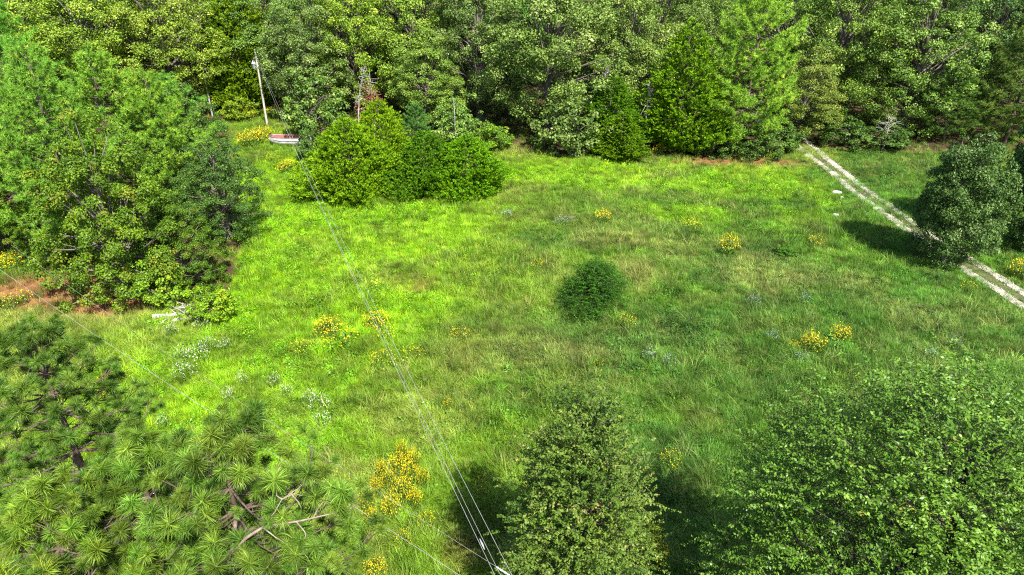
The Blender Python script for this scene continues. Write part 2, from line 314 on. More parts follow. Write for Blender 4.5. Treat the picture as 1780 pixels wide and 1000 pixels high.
def emit(name, label, q, col, s_lo, s_hi, tufts, tilt=.15, wind=0.):
    for v, tf in enumerate(tufts):
        k = slice(v, None, len(tufts)); qq = q[k]; n = len(qq); s = rng.uniform(s_lo, s_hi, n) * (.65 + .8 * fb(qq[:, 0], qq[:, 1], 2.4, 140))
        rot = np.stack([rng.normal(0, tilt, n), rng.normal(0, tilt, n), rng.uniform(0, 6.28, n)], 1)
        if wind: rot[:, 2] = rng.normal(wind, .7, n) + 2.5 * fb(qq[:, 0], qq[:, 1], 7., 90)
        scatter(name, label, np.concatenate([qq, (hz(qq[:, 0], qq[:, 1]) - .02)[:, None]], 1), np.stack([s, s, s * rng.uniform(.7, 1.2, n)], 1), rot, col[k], tf)
# low dense sward
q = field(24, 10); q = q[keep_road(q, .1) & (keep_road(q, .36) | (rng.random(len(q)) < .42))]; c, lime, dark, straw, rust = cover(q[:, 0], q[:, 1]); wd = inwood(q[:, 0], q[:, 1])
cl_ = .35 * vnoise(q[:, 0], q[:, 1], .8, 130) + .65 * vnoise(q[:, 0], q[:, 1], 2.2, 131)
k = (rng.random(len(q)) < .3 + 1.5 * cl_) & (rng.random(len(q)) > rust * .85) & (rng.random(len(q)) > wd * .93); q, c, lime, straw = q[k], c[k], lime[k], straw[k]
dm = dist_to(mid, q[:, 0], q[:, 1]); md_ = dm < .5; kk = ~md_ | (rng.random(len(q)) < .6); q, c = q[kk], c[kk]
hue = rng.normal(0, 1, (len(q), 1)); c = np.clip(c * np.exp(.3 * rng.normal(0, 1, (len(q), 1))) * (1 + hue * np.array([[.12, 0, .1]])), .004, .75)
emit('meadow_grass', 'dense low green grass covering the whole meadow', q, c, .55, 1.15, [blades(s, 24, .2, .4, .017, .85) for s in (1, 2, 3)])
# tall bending grass
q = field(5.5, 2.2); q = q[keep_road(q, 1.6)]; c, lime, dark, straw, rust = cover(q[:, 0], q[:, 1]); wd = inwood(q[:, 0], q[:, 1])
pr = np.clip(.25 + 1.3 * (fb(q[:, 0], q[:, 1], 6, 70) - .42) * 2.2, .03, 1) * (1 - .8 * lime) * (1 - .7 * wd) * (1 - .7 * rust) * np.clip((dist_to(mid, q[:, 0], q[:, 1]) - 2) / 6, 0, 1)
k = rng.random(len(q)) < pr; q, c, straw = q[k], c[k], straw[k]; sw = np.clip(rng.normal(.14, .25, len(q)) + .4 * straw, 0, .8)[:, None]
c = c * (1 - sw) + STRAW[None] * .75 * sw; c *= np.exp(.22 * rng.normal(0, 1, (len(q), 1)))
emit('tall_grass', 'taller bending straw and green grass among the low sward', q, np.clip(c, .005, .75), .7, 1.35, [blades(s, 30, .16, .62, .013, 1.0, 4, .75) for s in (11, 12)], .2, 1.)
# leafy weeds
def weed(seed, n, rad, h, L):
    rng = np.random.default_rng(seed); d = unit(rng.normal(0, 1, (n, 3)) * (1, 1, .6) + (0, 0, .35)); P = np.abs(d) * 0 + d * rad * rng.uniform(.4, 1, (n, 1)); P[:, 2] = np.abs(P[:, 2]) * h / rad
    V, Fq, ti = leafquads(P, unit(d + rng.normal(0, .5, (n, 3)) + (0, 0, .5)), L, L * .45, rng); return mesh('weed_tuft', V, Fq, M['grass'], {'tint': ('FACE', ti)})
def leafquads(P, Nn, L, Wd, rng, T=None, droop=.12, sj=.35):
    n = len(P); s = rng.uniform(1 - sj, 1 + sj, (n, 1)); Nn = unit(Nn)
    if T is None: T = rng.normal(0, 1, (n, 3))
    T = unit(T - (T * Nn).sum(1, keepdims=True) * Nn); B = np.cross(Nn, T)
    V = np.stack([P - T * L * .5 * s, P + B * Wd * .5 * s, P + T * L * .5 * s - Nn * L * droop * s, P - B * Wd * .5 * s], 1).reshape(-1, 3)
    return V, np.arange(n * 4).reshape(-1, 4), rng.random(n)
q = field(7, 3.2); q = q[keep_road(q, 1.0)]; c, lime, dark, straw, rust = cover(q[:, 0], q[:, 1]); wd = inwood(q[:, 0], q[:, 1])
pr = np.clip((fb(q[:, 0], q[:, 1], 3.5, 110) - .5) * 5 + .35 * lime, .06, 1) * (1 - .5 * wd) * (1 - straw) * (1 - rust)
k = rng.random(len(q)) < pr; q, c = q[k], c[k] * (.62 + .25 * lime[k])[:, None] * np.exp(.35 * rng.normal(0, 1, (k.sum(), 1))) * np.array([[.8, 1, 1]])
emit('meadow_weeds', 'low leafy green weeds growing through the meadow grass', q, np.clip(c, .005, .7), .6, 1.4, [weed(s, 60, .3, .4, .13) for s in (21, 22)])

# upright dark rushes in stands
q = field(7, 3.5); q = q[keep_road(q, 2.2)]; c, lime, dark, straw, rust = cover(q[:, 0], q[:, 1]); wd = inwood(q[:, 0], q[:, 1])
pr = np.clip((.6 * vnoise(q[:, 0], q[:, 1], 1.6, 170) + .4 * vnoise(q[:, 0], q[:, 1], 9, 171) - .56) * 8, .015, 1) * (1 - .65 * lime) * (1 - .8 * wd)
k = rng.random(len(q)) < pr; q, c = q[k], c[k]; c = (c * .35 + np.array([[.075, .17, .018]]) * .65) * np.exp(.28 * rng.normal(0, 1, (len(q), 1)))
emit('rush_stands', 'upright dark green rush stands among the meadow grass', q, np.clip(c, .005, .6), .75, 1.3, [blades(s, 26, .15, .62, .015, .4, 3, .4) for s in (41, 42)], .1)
# fallen straw stems and seed heads lying over the sward
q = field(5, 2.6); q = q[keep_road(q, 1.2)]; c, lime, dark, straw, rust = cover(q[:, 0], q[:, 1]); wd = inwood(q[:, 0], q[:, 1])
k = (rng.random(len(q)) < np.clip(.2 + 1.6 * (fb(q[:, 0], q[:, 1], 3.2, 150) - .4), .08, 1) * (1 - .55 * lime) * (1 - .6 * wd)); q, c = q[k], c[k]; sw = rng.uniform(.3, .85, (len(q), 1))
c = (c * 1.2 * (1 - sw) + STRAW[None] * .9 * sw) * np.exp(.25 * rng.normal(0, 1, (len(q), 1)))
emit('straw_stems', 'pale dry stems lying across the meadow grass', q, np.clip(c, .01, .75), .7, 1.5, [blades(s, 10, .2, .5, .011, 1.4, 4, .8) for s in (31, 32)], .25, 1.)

# ------------------------------------------------------------ tree kinds (mesh pairs: wood, leaves)
def lobes(rng, n=9, a=.3):
    D = unit(rng.normal(0, 1, (n, 3))); am = rng.uniform(-a, a, n)
    return lambda d: 1 + (np.exp(-3 * (1 - d @ D.T)) * am).sum(1)
def broadleaf(seed, H, Rr, zb, ncl, lpc, leaf, clr, mat, asp=.62, top=1., lob=.34):
    rng = np.random.default_rng(seed); lo = lobes(rng, 11, lob); zc, rz = (zb + H) / 2, (H - zb) / 2
    i = np.arange(ncl) + .5; ph = np.arccos(1 - 2 * i / ncl); th = math.pi * (1 + 5 ** .5) * i
    d = unit(np.stack([np.cos(th) * np.sin(ph), np.sin(th) * np.sin(ph), np.cos(ph)], 1) + rng.normal(0, .16, (ncl, 3)))
    f = rng.uniform(.68, 1.02, ncl); f[rng.random(ncl) < .22] *= .6; f = f * lo(d)
    C = d * np.array([Rr, Rr, rz]) * f[:, None]; C[:, :2] *= (1 - .22 * np.clip(C[:, 2:3] / rz, -1, 1) * top); C[:, 2] += zc; C[:, 2] = np.maximum(C[:, 2], .35)
    cr = clr * rng.uniform(.6, 1.3, ncl)
    n = (lpc * (cr / clr) ** 2).astype(int); idx = np.repeat(np.arange(ncl), n); N_ = len(idx)
    dd = unit(unit(rng.normal(0, 1, (N_, 3))) + .45 * d[idx] + np.array([0, 0, .3]))
    P = C[idx] + dd * (cr[idx] * rng.uniform(.35, 1.05, N_) ** .7)[:, None] * np.array([1, 1, .72])
    V, Fq, ti = leafquads(P, dd * .6 + np.array([0, 0, .45]) + rng.normal(0, .5, (N_, 3)), leaf, leaf * asp, rng)
    ct = rng.normal(0, .13, ncl)[idx]
    crown = mesh('crown', V, Fq, mat, {'tint': ('FACE', np.clip(ti * .75 + .12 + ct, 0, 1))})
    A = Acc(); hs = np.linspace(0, .82 * H, 9); wob = np.cumsum(rng.normal(0, .12, (9, 2)), 0); wob[0] = 0
    tp = np.concatenate([wob, hs[:, None]], 1); tp[0, 2] = -.3; A.tube(tp, np.linspace(.024 * H, .005 * H, 9) + np.array([.012 * H] + [0] * 8), 8)
    for k in rng.permutation(ncl)[:max(14, ncl // 3)]:
        e = C[k]; h0 = np.clip(e[2] * rng.uniform(.45, .75), .08 * H, .75 * H); b0 = np.array([np.interp(h0, hs, tp[:, 0]), np.interp(h0, hs, tp[:, 1]), h0])
        m_ = (b0 + e) / 2 + rng.normal(0, .3, 3) + np.array([0, 0, .25]); A.tube([b0, m_, e + (e - b0) * .04], [.008 * H * (1 - .5 * h0 / H), .0045 * H, .0015 * H], 5, False)
    return A.mesh('trunk', M['bark']), crown, H, Rr
def cedar(seed, H, Rr, nsp, mat, lf=.24, zb=.03, pw=1.25):
    rng = np.random.default_rng(seed); lo = lobes(rng, 18, .42); A = Acc(); P, D, ax = [], [], []
    u = 1 - np.sqrt(rng.random(nsp)) * .995; h = zb * H + u * H * (1 - zb); a = rng.uniform(0, 2 * math.pi, nsp)
    dr = np.stack([np.cos(a), np.sin(a), (u - .5) * 1.2], 1); rp = Rr * (1 - u ** pw) ** .8 * np.clip(.45 + u * 5, 0, 1) * lo(unit(dr))
    fr = rng.uniform(.55, 1.03, nsp) ; cl = .56 + .7 * vnoise(a * Rr, h, 1.25, seed + 500); r = rp * fr * cl
    base = np.stack([np.cos(a) * r, np.sin(a) * r, h], 1)
    out = np.stack([np.cos(a), np.sin(a), np.full(nsp, .75)], 1) + rng.normal(0, .3, (nsp, 3)); out = unit(out)
    nl = 20; s = np.tile(np.linspace(0, 1, nl), nsp); idx = np.repeat(np.arange(nsp), nl); N_ = len(idx); L = rng.uniform(.45, .85, nsp)[idx] * (.6 + .5 * (1 - u[idx]))
    sd = unit(np.cross(out[idx], rng.normal(0, 1, (N_, 3)))); T = unit(out[idx] * .9 + sd * (1.1 - .5 * s[:, None]) + np.array([0, 0, .25]))
    Pp = base[idx] + out[idx] * (s * L)[:, None] + sd * .1 * (1.1 - s[:, None]) - np.array([0, 0, .12]) * (s ** 2)[:, None]
    V, Fq, ti = leafquads(Pp, np.cross(T, rng.normal(0, 1, (N_, 3))) + np.array([0, 0, .35]), lf, lf * .36, rng, T)
    crown = mesh('crown', V, Fq, mat, {'tint': ('FACE', np.clip(.2 + .3 * s + .35 * ti + rng.normal(0, .1, nsp)[idx], 0, 1))})
    A.tube([(0, 0, -.3), (0, 0, H * .3), (.05, 0, H * .9)], [.018 * H, .012 * H, .003 * H], 7)
    for k in range(0, nsp, 40): A.tube([(0, 0, h[k] * .85), base[k] * (.5, .5, 1) - (0, 0, .15), base[k] * (.9, .9, 1)], [.025, .015, .006], 4, False)
    return A.mesh('trunk', M['dark_bark']), crown, H, Rr
def pine(seed, H, Rr, mat, nn=42, nl=.34, nw=.04, z0=.22, lev=17, dens=1.):
    rng = np.random.default_rng(seed); A = Acc(); hs = np.linspace(0, H, 8); wob = np.cumsum(rng.normal(0, .08, (8, 2)), 0); wob[0] = 0
    tp = np.concatenate([wob, hs[:, None]], 1); tp[0, 2] = -.3; A.tube(tp, np.linspace(.014 * H, .002 * H, 8), 8); TP, TD = [], []
    for l in range(lev):
        u = (l + rng.uniform(-.3, .3)) / lev; h = H * (z0 + (1 - z0) * u * .97); L = Rr * (min(1, .62 + 1.6 * u) if u < .25 else (1 - ((u - .25) / .75) ** 1.5)) * .95 + .35; a0 = rng.uniform(0, 6.28); nb = rng.integers(5, 8)
        for b_ in range(nb):
            a = a0 + b_ * 6.283 / nb + rng.normal(0, .2); LL = L * rng.uniform(.65, 1.12); d = np.array([math.cos(a), math.sin(a), 0]); sd = np.array([-d[1], d[0], 0])
            b0 = np.array([np.interp(h, hs, tp[:, 0]), np.interp(h, hs, tp[:, 1]), h]); up = rng.uniform(.05, .3) + .5 * u
            f_ = lambda s: b0 + d * LL * s + np.array([0, 0, 1]) * LL * (up * s * s + .06 * s - .12 * s * (1 - s) * 2)
            A.tube([f_(s) for s in (0, .35, .7, 1)], [.012 * LL + .02, .01 * LL + .012, .014, .008], 5, False)
            nt_ = max(3, int(LL * 3.3 * dens))
            for k in range(nt_):
                s = rng.uniform(.3, 1) ** .75; q = f_(s) + sd * rng.normal(0, .16) * LL * (1.1 - .45 * s) + np.array([0, 0, rng.uniform(0, .35)])
                TP.append(q); TD.append(unit(d * .5 + np.array([0, 0, .9]) + rng.normal(0, .3, 3)))
            TP.append(f_(1.0)); TD.append(unit(d + np.array([0, 0, .6])))
    for k in range(4): TP.append(tp[-1] - (0, 0, .25 * k)); TD.append(np.array([0, 0, 1.]))
    TP, TD = np.array(TP), np.array(TD); nt_ = len(TP); idx = np.repeat(np.arange(nt_), nn); n = len(idx)
    dd = unit(unit(rng.normal(0, 1, (n, 3))) + .75 * TD[idx]); s = nl * rng.uniform(.75, 1.15, (n, 1)); b0 = TP[idx] + TD[idx] * rng.uniform(-.16, .12, (n, 1))
    sd = unit(np.cross(dd, rng.normal(0, 1, (n, 3)))) * nw * .5; V = np.stack([b0 - sd, b0 + sd, b0 + dd * s], 1).reshape(-1, 3)
    crown = mesh('crown', V, np.arange(n * 3).reshape(-1, 3), mat, {'tint': ('FACE', np.clip(rng.random(n) * .6 + .2 + rng.normal(0, .14, nt_)[idx], 0, 1))})
    return A.mesh('trunk', M['pine_bark']), crown, H, Rr
def twigtree(seed, H, Rr, zb, ntw, lpt, L, Wd, mat, shape, tl_=(.6, 1.3), lean=.6, droop=.5, pw=.45, nbo=90, sg=.5, lob=.3, bark='bark'):
    """leaves strung along arching twigs that sit on boughs; shape(u) is the envelope radius at relative height u"""
    rng = np.random.default_rng(seed); lo = lobes(rng, 16, lob); A = Acc()
    u = (np.arange(nbo * 3) + rng.random(nbo * 3)) / (nbo * 3); u = u[rng.random(len(u)) < np.clip(shape(u) ** 1.3 + .08, .08, 1) * .75]; nb_ = len(u); a = np.arange(nb_) * 2.39996 + rng.normal(0, .35, nb_)
    z = zb + u * (H - zb); dr = unit(np.stack([np.cos(a), np.sin(a), (u - .45) * 2], 1)); r = Rr * shape(u) * rng.random(nb_) ** pw * lo(dr) * .92
    C = np.stack([np.cos(a) * r, np.sin(a) * r, z], 1); k = rng.integers(0, nb_, ntw); bs = rng.uniform(.6, 1.25, nb_)[k]
    off = rng.normal(0, 1, (ntw, 3)) * (sg * bs)[:, None] * (1, 1, .6); B = C[k] + off; B[:, 2] = np.maximum(B[:, 2], .1)
    D = unit(unit(off) * .55 + dr[k] * .6 + np.array([0, 0, lean]) + rng.normal(0, .35, (ntw, 3))); TL_ = rng.uniform(*tl_, ntw)
    s = np.tile((np.arange(lpt) + .5) / lpt, ntw); idx = np.repeat(np.arange(ntw), lpt); n = len(idx)
    fn = lambda k, s_: B[k] + D[k] * (TL_[k] * s_)[:, None] - np.array([0, 0, 1]) * (droop * TL_[k] * s_ ** 2 * .6)[:, None]
    side = unit(np.cross(D[idx], np.array([0, 0, 1.])) + 1e-6) * np.where(np.tile(np.arange(lpt) % 2, ntw) > 0, 1, -1)[:, None]
    T = unit(D[idx] * .7 + side * .9 - np.array([0, 0, .35]) + rng.normal(0, .3, (n, 3))); P = fn(idx, s) + T * L * .6
    V, Fq, ti = leafquads(P, np.array([0, 0, .8]) + rng.normal(0, .45, (n, 3)), L, Wd, rng, T, .12, .45)
    crown = mesh('crown', V, Fq, mat, {'tint': ('FACE', np.clip(.1 + .5 * ti + .22 * s + rng.normal(0, .13, nb_)[k][idx] + rng.normal(0, .06, ntw)[idx], 0, 1))})
    hs = np.linspace(0, .9 * H, 9); wob = np.cumsum(rng.normal(0, .1, (9, 2)), 0); wob[0] = 0; tp = np.concatenate([wob, hs[:, None]], 1); tp[0, 2] = -.3
    A.tube(tp, np.linspace(.02 * H, .004 * H, 9), 8)
    for q in range(0, ntw, 3): A.tube(fn(np.full(3, q), np.array([0, .5, 1.])), [.006, .005, .003], 3, False)
    for q in range(nb_):
        h0 = np.clip(C[q][2] - r[q] * rng.uniform(.6, 1.1), .06 * H, .85 * H); b0 = np.array([np.interp(h0, hs, tp[:, 0]), np.interp(h0, hs, tp[:, 1]), h0])
        A.tube([b0, (b0 + C[q]) / 2 + rng.normal(0, .15, 3), C[q] + dr[q] * .2], [.045, .025, .008], 5, False)
    return A.mesh('trunk', M[bark]), crown, H, Rr
K = {}
K['oak_a'] = broadleaf(1, 18, 6, 1.2, 210, 260, .215, 1.1, M['oak_leaf'])
K['oak_b'] = broadleaf(2, 19, 6.5, 2.5, 230, 260, .215, 1.05, M['oak_leaf'])
K['oak_c'] = broadleaf(3, 15, 5, .6, 200, 240, .2, .9, M['oak_leaf'])
K['oak_d'] = broadleaf(4, 17, 6, .8, 290, 170, .2, .82, M['oak_leaf'])
K['field_oak'] = broadleaf(5, 10, 4, .3, 300, 190, .16, .68, M['oak_leaf'], top=.6)
K['gum'] = broadleaf(6, 12, 4.6, .4, 230, 230, .155, .68, M['gum_leaf'], .8)
K['shrub'] = broadleaf(7, 3, 1.8, .05, 70, 80, .17, .42, M['gum_leaf'], .7, .5, lob=.6)
K['thicket'] = broadleaf(8, 4, 2.6, .05, 90, 80, .2, .5, M['oak_leaf'], .7, .5, lob=.65)
K['cedar_a'] = cedar(11, 8, 4, 3000, M['cedar_leaf'], .24, .03, 1.9)
K['cedar_dome'] = cedar(13, 6.3, 3.8, 3600, M['cedar_leaf'], .2, .02, 3.2)
K['cedar_b'] = cedar(12, 13, 3.4, 3600, M['cedar_leaf'], .24, .03, 2.0)
K['pine_a'] = pine(21, 17, 5, M['pine_leaf'], 44, .36, .045, .15, 20, 1.3)
K['pine_b'] = pine(22, 15, 4.4, M['pine_leaf'], 44, .36, .045, .15, 18, 1.3)
K['pine_c'] = pine(23, 19, 6.6, M['pine_leaf'], 44, .44, .05, .08, 20, 1.3)
def tree(name, kind, loc, H, Rr, label, cat='tree', tint=(1, 1, 1), rz=0., group=None):
    tk, cr, h, r = K[kind]; loc = onground(loc); t_ = thing(name, label, cat, loc, rz, group, (Rr / r, Rr / r, H / h))
    put('trunk', tk, t_); put('crown', cr, t_, None, tint); return t_

# ------------------------------------------------------------ the trees, each where it stands: (name, kind, foot pixel, height or tip row, radius, tint, label)
GY, YG, DK, BR = (1.05, 1.0, 1.15), (1.55, 1.5, .65), (.75, .85, .85), (1.5, 1.0, .7)
T = [
 # wood behind the pole, from left
 ('oak_tree', 'oak_b', (-60, 196), 20, 7, YG, 'yellow green oak at the far left edge above the pines'),
 ('oak_tree', 'oak_d', (70, 200), 19, 7, (1.6, 1.55, .6), 'bright yellow green broadleaf tree rising behind the tallest left pine'),
 ('oak_tree', 'oak_a', (195, 205), 19, 7, (1.45, 1.4, .6), 'spreading yellow green oak between the left pines and the tree with the pale trunk'),
 ('oak_tree', 'oak_d', (320, 208), 19, 7, (1.5, 1.35, .65), 'tall olive green oak with pale trunk just left of the utility pole'),
 ('cedar_tree', 'cedar_b', (432, 192), 17, 4.4, (1.15, .85, .6), 'dark olive cedar standing directly behind the utility pole'),
 ('oak_tree', 'oak_c', (545, 215), 15, 5.2, GY, 'grey green oak right of the utility pole above the boat'),
 ('small_oak', 'thicket', (545, 243), 7, 4, (1, 1.05, .9), 'low dark oak whose branches overhang the stern of the boat'),
 ('oak_tree', 'oak_d', (620, 200), 19, 6, (1.6, 1.55, .6), 'yellow green tree above the dead snag with red brown needles'),
 ('oak_tree', 'oak_a', (720, 196), 20, 6.5, (1.3, 1.3, .7), 'tall light green oak behind the thin metal mast'),
 ('small_oak', 'oak_c', (745, 226), 10.5, 4.6, (1.25, 1.25, .9), 'rounded pale green small oak between the dead snag and the metal mast'),
 ('oak_tree', 'oak_b', (835, 212), 19, 6, GY, 'grey green oak right behind the metal mast'),
 ('oak_tree', 'oak_a', (955, 238), 20, 7.4, (1.15, 1.1, 1.05), 'large grey green oak at the middle of the tree line'),
 ('small_oak', 'thicket', (990, 270), 6.5, 4.2, (.95, .92, .95), 'low oak branch mass touching the meadow at the middle of the tree line'),
 ('oak_tree', 'oak_c', (1085, 226), 17, 5.6, (1.3, 1.2, 1.1), 'pale grey green oak with bare twigs left of the tall cedar'),
 ('oak_tree', 'oak_b', (1130, 200), 20, 6, (1.1, 1.05, 1.), 'oak crown at the top edge above the gap between small and tall cedar'),
 ('cedar_tree', 'cedar_a', (1078, 274), 5.2, 3.6, (.95, .8, .6), 'small yellowish cedar at the foot of the pale oak'),
 ('cedar_tree', 'cedar_b', (1056, 256), 8.5, 3.2, (.7, .72, .6), 'slim green cedar just behind the small yellowish cedar'),
 ('cedar_tree', 'cedar_b', (1176, 262), 14.5, 4.0, (1.15, .98, .6), 'tall vivid green cedar left of the big bright pine'),
 ('pine_tree', 'pine_c', (1288, 266), 19, 6.6, (1.95, 1.45, .95), 'big bright green pine at the wood edge left of the gravel track'),
 ('oak_tree', 'oak_c', (1385, 244), 9.5, 4, (1.25, 1.05, .8), 'low olive oak bough hanging over the start of the gravel track'),
 ('oak_tree', 'oak_b', (1440, 216), 20, 6.6, (1.2, 1.2, .8), 'tall light green oak where the gravel track enters the wood'),
 ('oak_tree', 'oak_d', (1560, 232), 19, 7.4, (1.15, 1.2, .95), 'broad rounded oak between the gravel track and the dark pine'),
 ('pine_tree', 'pine_b', (1640, 248), 9, 4, (.9, .75, .8), 'low drooping pine with brownish needles behind the roadside oaks'),
 ('pine_tree', 'pine_c', (1745, 250), 16, 6.2, (1.1, .75, .9), 'dark brownish pine at the right edge behind the roadside oaks'),
 ('oak_tree', 'oak_a', (1690, 195), 20, 6, (.8, .95, 1.1), 'dark blue green tree at the upper right corner'),
 ('oak_tree', 'oak_b', (1840, 225), 20, 6.5, DK, 'dark oak at the right edge of the upper wood'),
 # left stand
 ('pine_tree', 'pine_a', (-30, 455), 15.5, 4.8, (1.55, 1.25, .8), 'leftmost pine of the stand, cut by the left edge'),
 ('pine_tree', 'pine_b', (60, 440), 16.5, 4.6, (1.5, 1.2, .8), 'second pine from the left edge in the left stand'),
 ('pine_tree', 'pine_a', (160, 470), 16.8, 4.6, (1.35, 1.15, .85), 'tallest pine of the left stand with the pointed top'),
 ('pine_tree', 'pine_b', (235, 410), 15.5, 4.6, (1.5, 1.2, .8), 'pine right behind the sweetgum in the left stand'),
 ('pine_tree', 'pine_a', (310, 390), 13.5, 4.4, (1.6, 1.25, .75), 'bright green pine between the sweetgum and the dark rounded tree'),
 ('pine_tree', 'pine_b', (90, 380), 16, 4.6, (1.15, 1.15, .95), 'pine at the back of the left stand by the yellow green oaks'),
 ('pine_tree', 'pine_a', (330, 330), 11.5, 4.2, (1.1, 1.1, 1), 'short pine at the back right of the left stand'),
 ('dogwood_tree', 'oak_d', (395, 415), 8.5, 3.6, (.5, .66, .5), 'dark rounded tree at the right tip of the left stand'),
 ('dogwood_tree', 'oak_c', (355, 330), 9, 3.4, (.7, .8, .6), 'grey green tree behind the dark rounded tree in the left stand'),
 ('sweetgum_tree', 'gum', (232, 515), 11.8, 3.8, (.62, .66, .65), 'large sweetgum speckled with yellow leaves at the front of the left stand'),
 ('sweetgum_tree', 'gum', (322, 500), 6.2, 2.6, (.46, .54, .6), 'smaller darker sweetgum above the white fallen log'),
 ('sweetgum_tree', 'gum', (85, 452), 4.6, 2, (.6, .68, .8), 'short dark broadleaf tree behind the rust coloured pine straw'),
 ('shrub', 'shrub', (374, 553), 2.4, 1.5, (1.1, 1.15, .6), 'bright yellow green shrub at the right end of the brush pile', ),
 ('shrub', 'shrub', (285, 528), 3.2, 1.8, (.95, 1, .9), 'green shrub standing behind the white fallen log'),
 # cedar island
 ('cedar_tree', 'cedar_dome', (612, 336), 7.4, 4.2, (1.25, 1.02, .6), 'largest cedar at the left of the bright green cedar island'),
 ('cedar_tree', 'cedar_dome', (668, 316), 8.4, 3.4, (1.35, 1.05, .6), 'yellowish pointed cedar second from left in the cedar island'),
 ('cedar_tree', 'cedar_dome', (742, 328), 5.9, 3.8, (.66, .68, .5), 'dark green cedar third from left in the cedar island'),
 ('cedar_tree', 'cedar_dome', (812, 330), 5.7, 3.9, (1.0, .98, .5), 'vivid green cedar at the right end of the cedar island'),
 ('shrub', 'thicket', (540, 283), 3.6, 1.5, (.7, .85, .7), 'narrow dark shrub between the boat and the cedar island'),
 ('shrub', 'thicket', (800, 262), 5, 3, (1.1, 1.2, 1), 'soft green bush round the foot of the metal mast'),
 ('young_pine', 'pine_b', (728, 258), 5.4, 2, (.75, .8, 1.), 'blue green young pine behind the cedar island'),
 # along the track
 ('field_oak', 'field_oak', (1636, 461), 10.5, 3.4, (.62, .72, .76), 'rounded dark green oak standing beside the gravel track'),
 ('field_oak', 'field_oak', (1790, 432), 14, 4.2, (.55, .68, .8), 'dark oak cut by the right edge next to the rounded track side oak'),
 ('shrub', 'thicket', (1310, 275), 3.2, 2.8, (.6, .72, .5), 'dark shrub under the big bright pine'),
 ('shrub', 'thicket', (1362, 266), 3.4, 2.4, (.62, .75, .5), 'shrub at the wood edge just left of the gravel track mouth'),
 ('shrub', 'thicket', (1238, 270), 3, 2.4, (.6, .7, .5), 'shrub between the tall cedar and the big bright pine'),
 ('shrub', 'thicket', (1470, 256), 3.2, 3, (.55, .68, .5), 'dark shrub at the wood edge right of the gravel track mouth'),
 ('shrub', 'thicket', (1545, 258), 2.6, 3.4, (.5, .62, .5), 'low dark bush under the broad rounded oak'),
 ('shrub', 'shrub', (858, 262), 3, 2.2, (.8, .9, 1), 'shady bush in the dark gap right of the metal mast'),
 ('shrub', 'shrub', (415, 212), 3, 2.4, (1, .9, .8), 'bush in the shade left of the utility pole foot'),
]
rr = random.Random(4)
for t_ in T:
    nm, kd, px, h, r, tint, lab = t_[:7]
    tree(nm, kd, gp(*px), h, r, lab, 'shrub' if nm == 'shrub' else 'tree', tint, rr.uniform(0, 6.28))
# the wood goes on behind
for row, (D, n) in enumerate(((104, 15), (116, 15), (130, 14))):
    for k in range(n):
        xx = -88 + 176 * (k + .5 * (row % 2)) / (n - 1) + rr.uniform(-2, 2)
        tree('woodland_tree', rr.choice(['oak_a', 'oak_b', 'oak_d', 'oak_b', 'pine_a']), (xx, D + rr.uniform(-4, 4), 0), rr.uniform(17, 21), rr.uniform(5.5, 7),
             'tree deep in the wood showing only through gaps between the front trees', 'tree', (rr.uniform(.9, 1.4), rr.uniform(.95, 1.3), .8), rr.uniform(0, 6.28), 'trees deep in the wood')
for k, (xx, yy) in enumerate([(-58, 52), (-64, 64), (-55, 76), (-66, 86), (-52, 63)]):
    tree('woodland_tree', ['pine_a', 'oak_b', 'pine_b', 'oak_a', 'pine_b'][k], (xx, yy, 0), 16 + k % 3, 5.2, 'tree at the back of the left stand hidden among the pines', 'tree', (1.2, 1.2, .8), k, 'back of the left stand')

# ------------------------------------------------------------ round bush in the meadow
K['round_bush'] = twigtree(31, 3.2, 1.7, .1, 1500, 12, .17, .05, M['cedar_leaf'], lambda u: np.sqrt(np.clip(1 - (u * .98) ** 2.2, 0, 1)), (.35, 1.0), .35, .35, .3, 60, .36, .75, 'dark_bark')
tree('round_bush', 'round_bush', gp(1030, 526), 2.5, 1.7, 'round dark green bush alone in the middle of the meadow', 'bush', (.3, .4, .8))
tree('small_bush', 'shrub', gp(1362, 448), .9, .75, 'small dark green bush right of the meadow centre', 'bush', (.4, .65, .8), 2)
# ------------------------------------------------------------ foreground trees
K['cone_tree'] = twigtree(41, 11.3, 2.2, .4, 5600, 17, .088, .052, M['mixed_leaf'], lambda u: np.clip((1 - u) * 2.1 + .16, 0, 1) ** .6, (.3, .7), .55, .3, .42, 120, .3, .22, 'dark_bark')
tree('foreground_tree', 'cone_tree', gp(996, 1095), 10.7, 2.15, 'narrow leafy tree with brownish tips at the bottom middle', 'tree', (.85, .86, .7), 1.)
K['elm'] = twigtree(42, 13, 4.6, 2.5, 10200, 20, .092, .05, M['elm_leaf'], lambda u: np.sqrt(np.clip(1 - (2 * u - .85) ** 2 / 1.33, 0, 1)), (.5, 1.15), .4, .55, .4, 270, .5, .26, 'dark_bark')
el = at(1625, 890, 17.5)
tree('foreground_tree', 'elm', (el[0], el[1], 0), 13.2, 4.2, 'broad fine leaved tree filling the lower right corner', 'tree', (.68, .82, .6), .4)
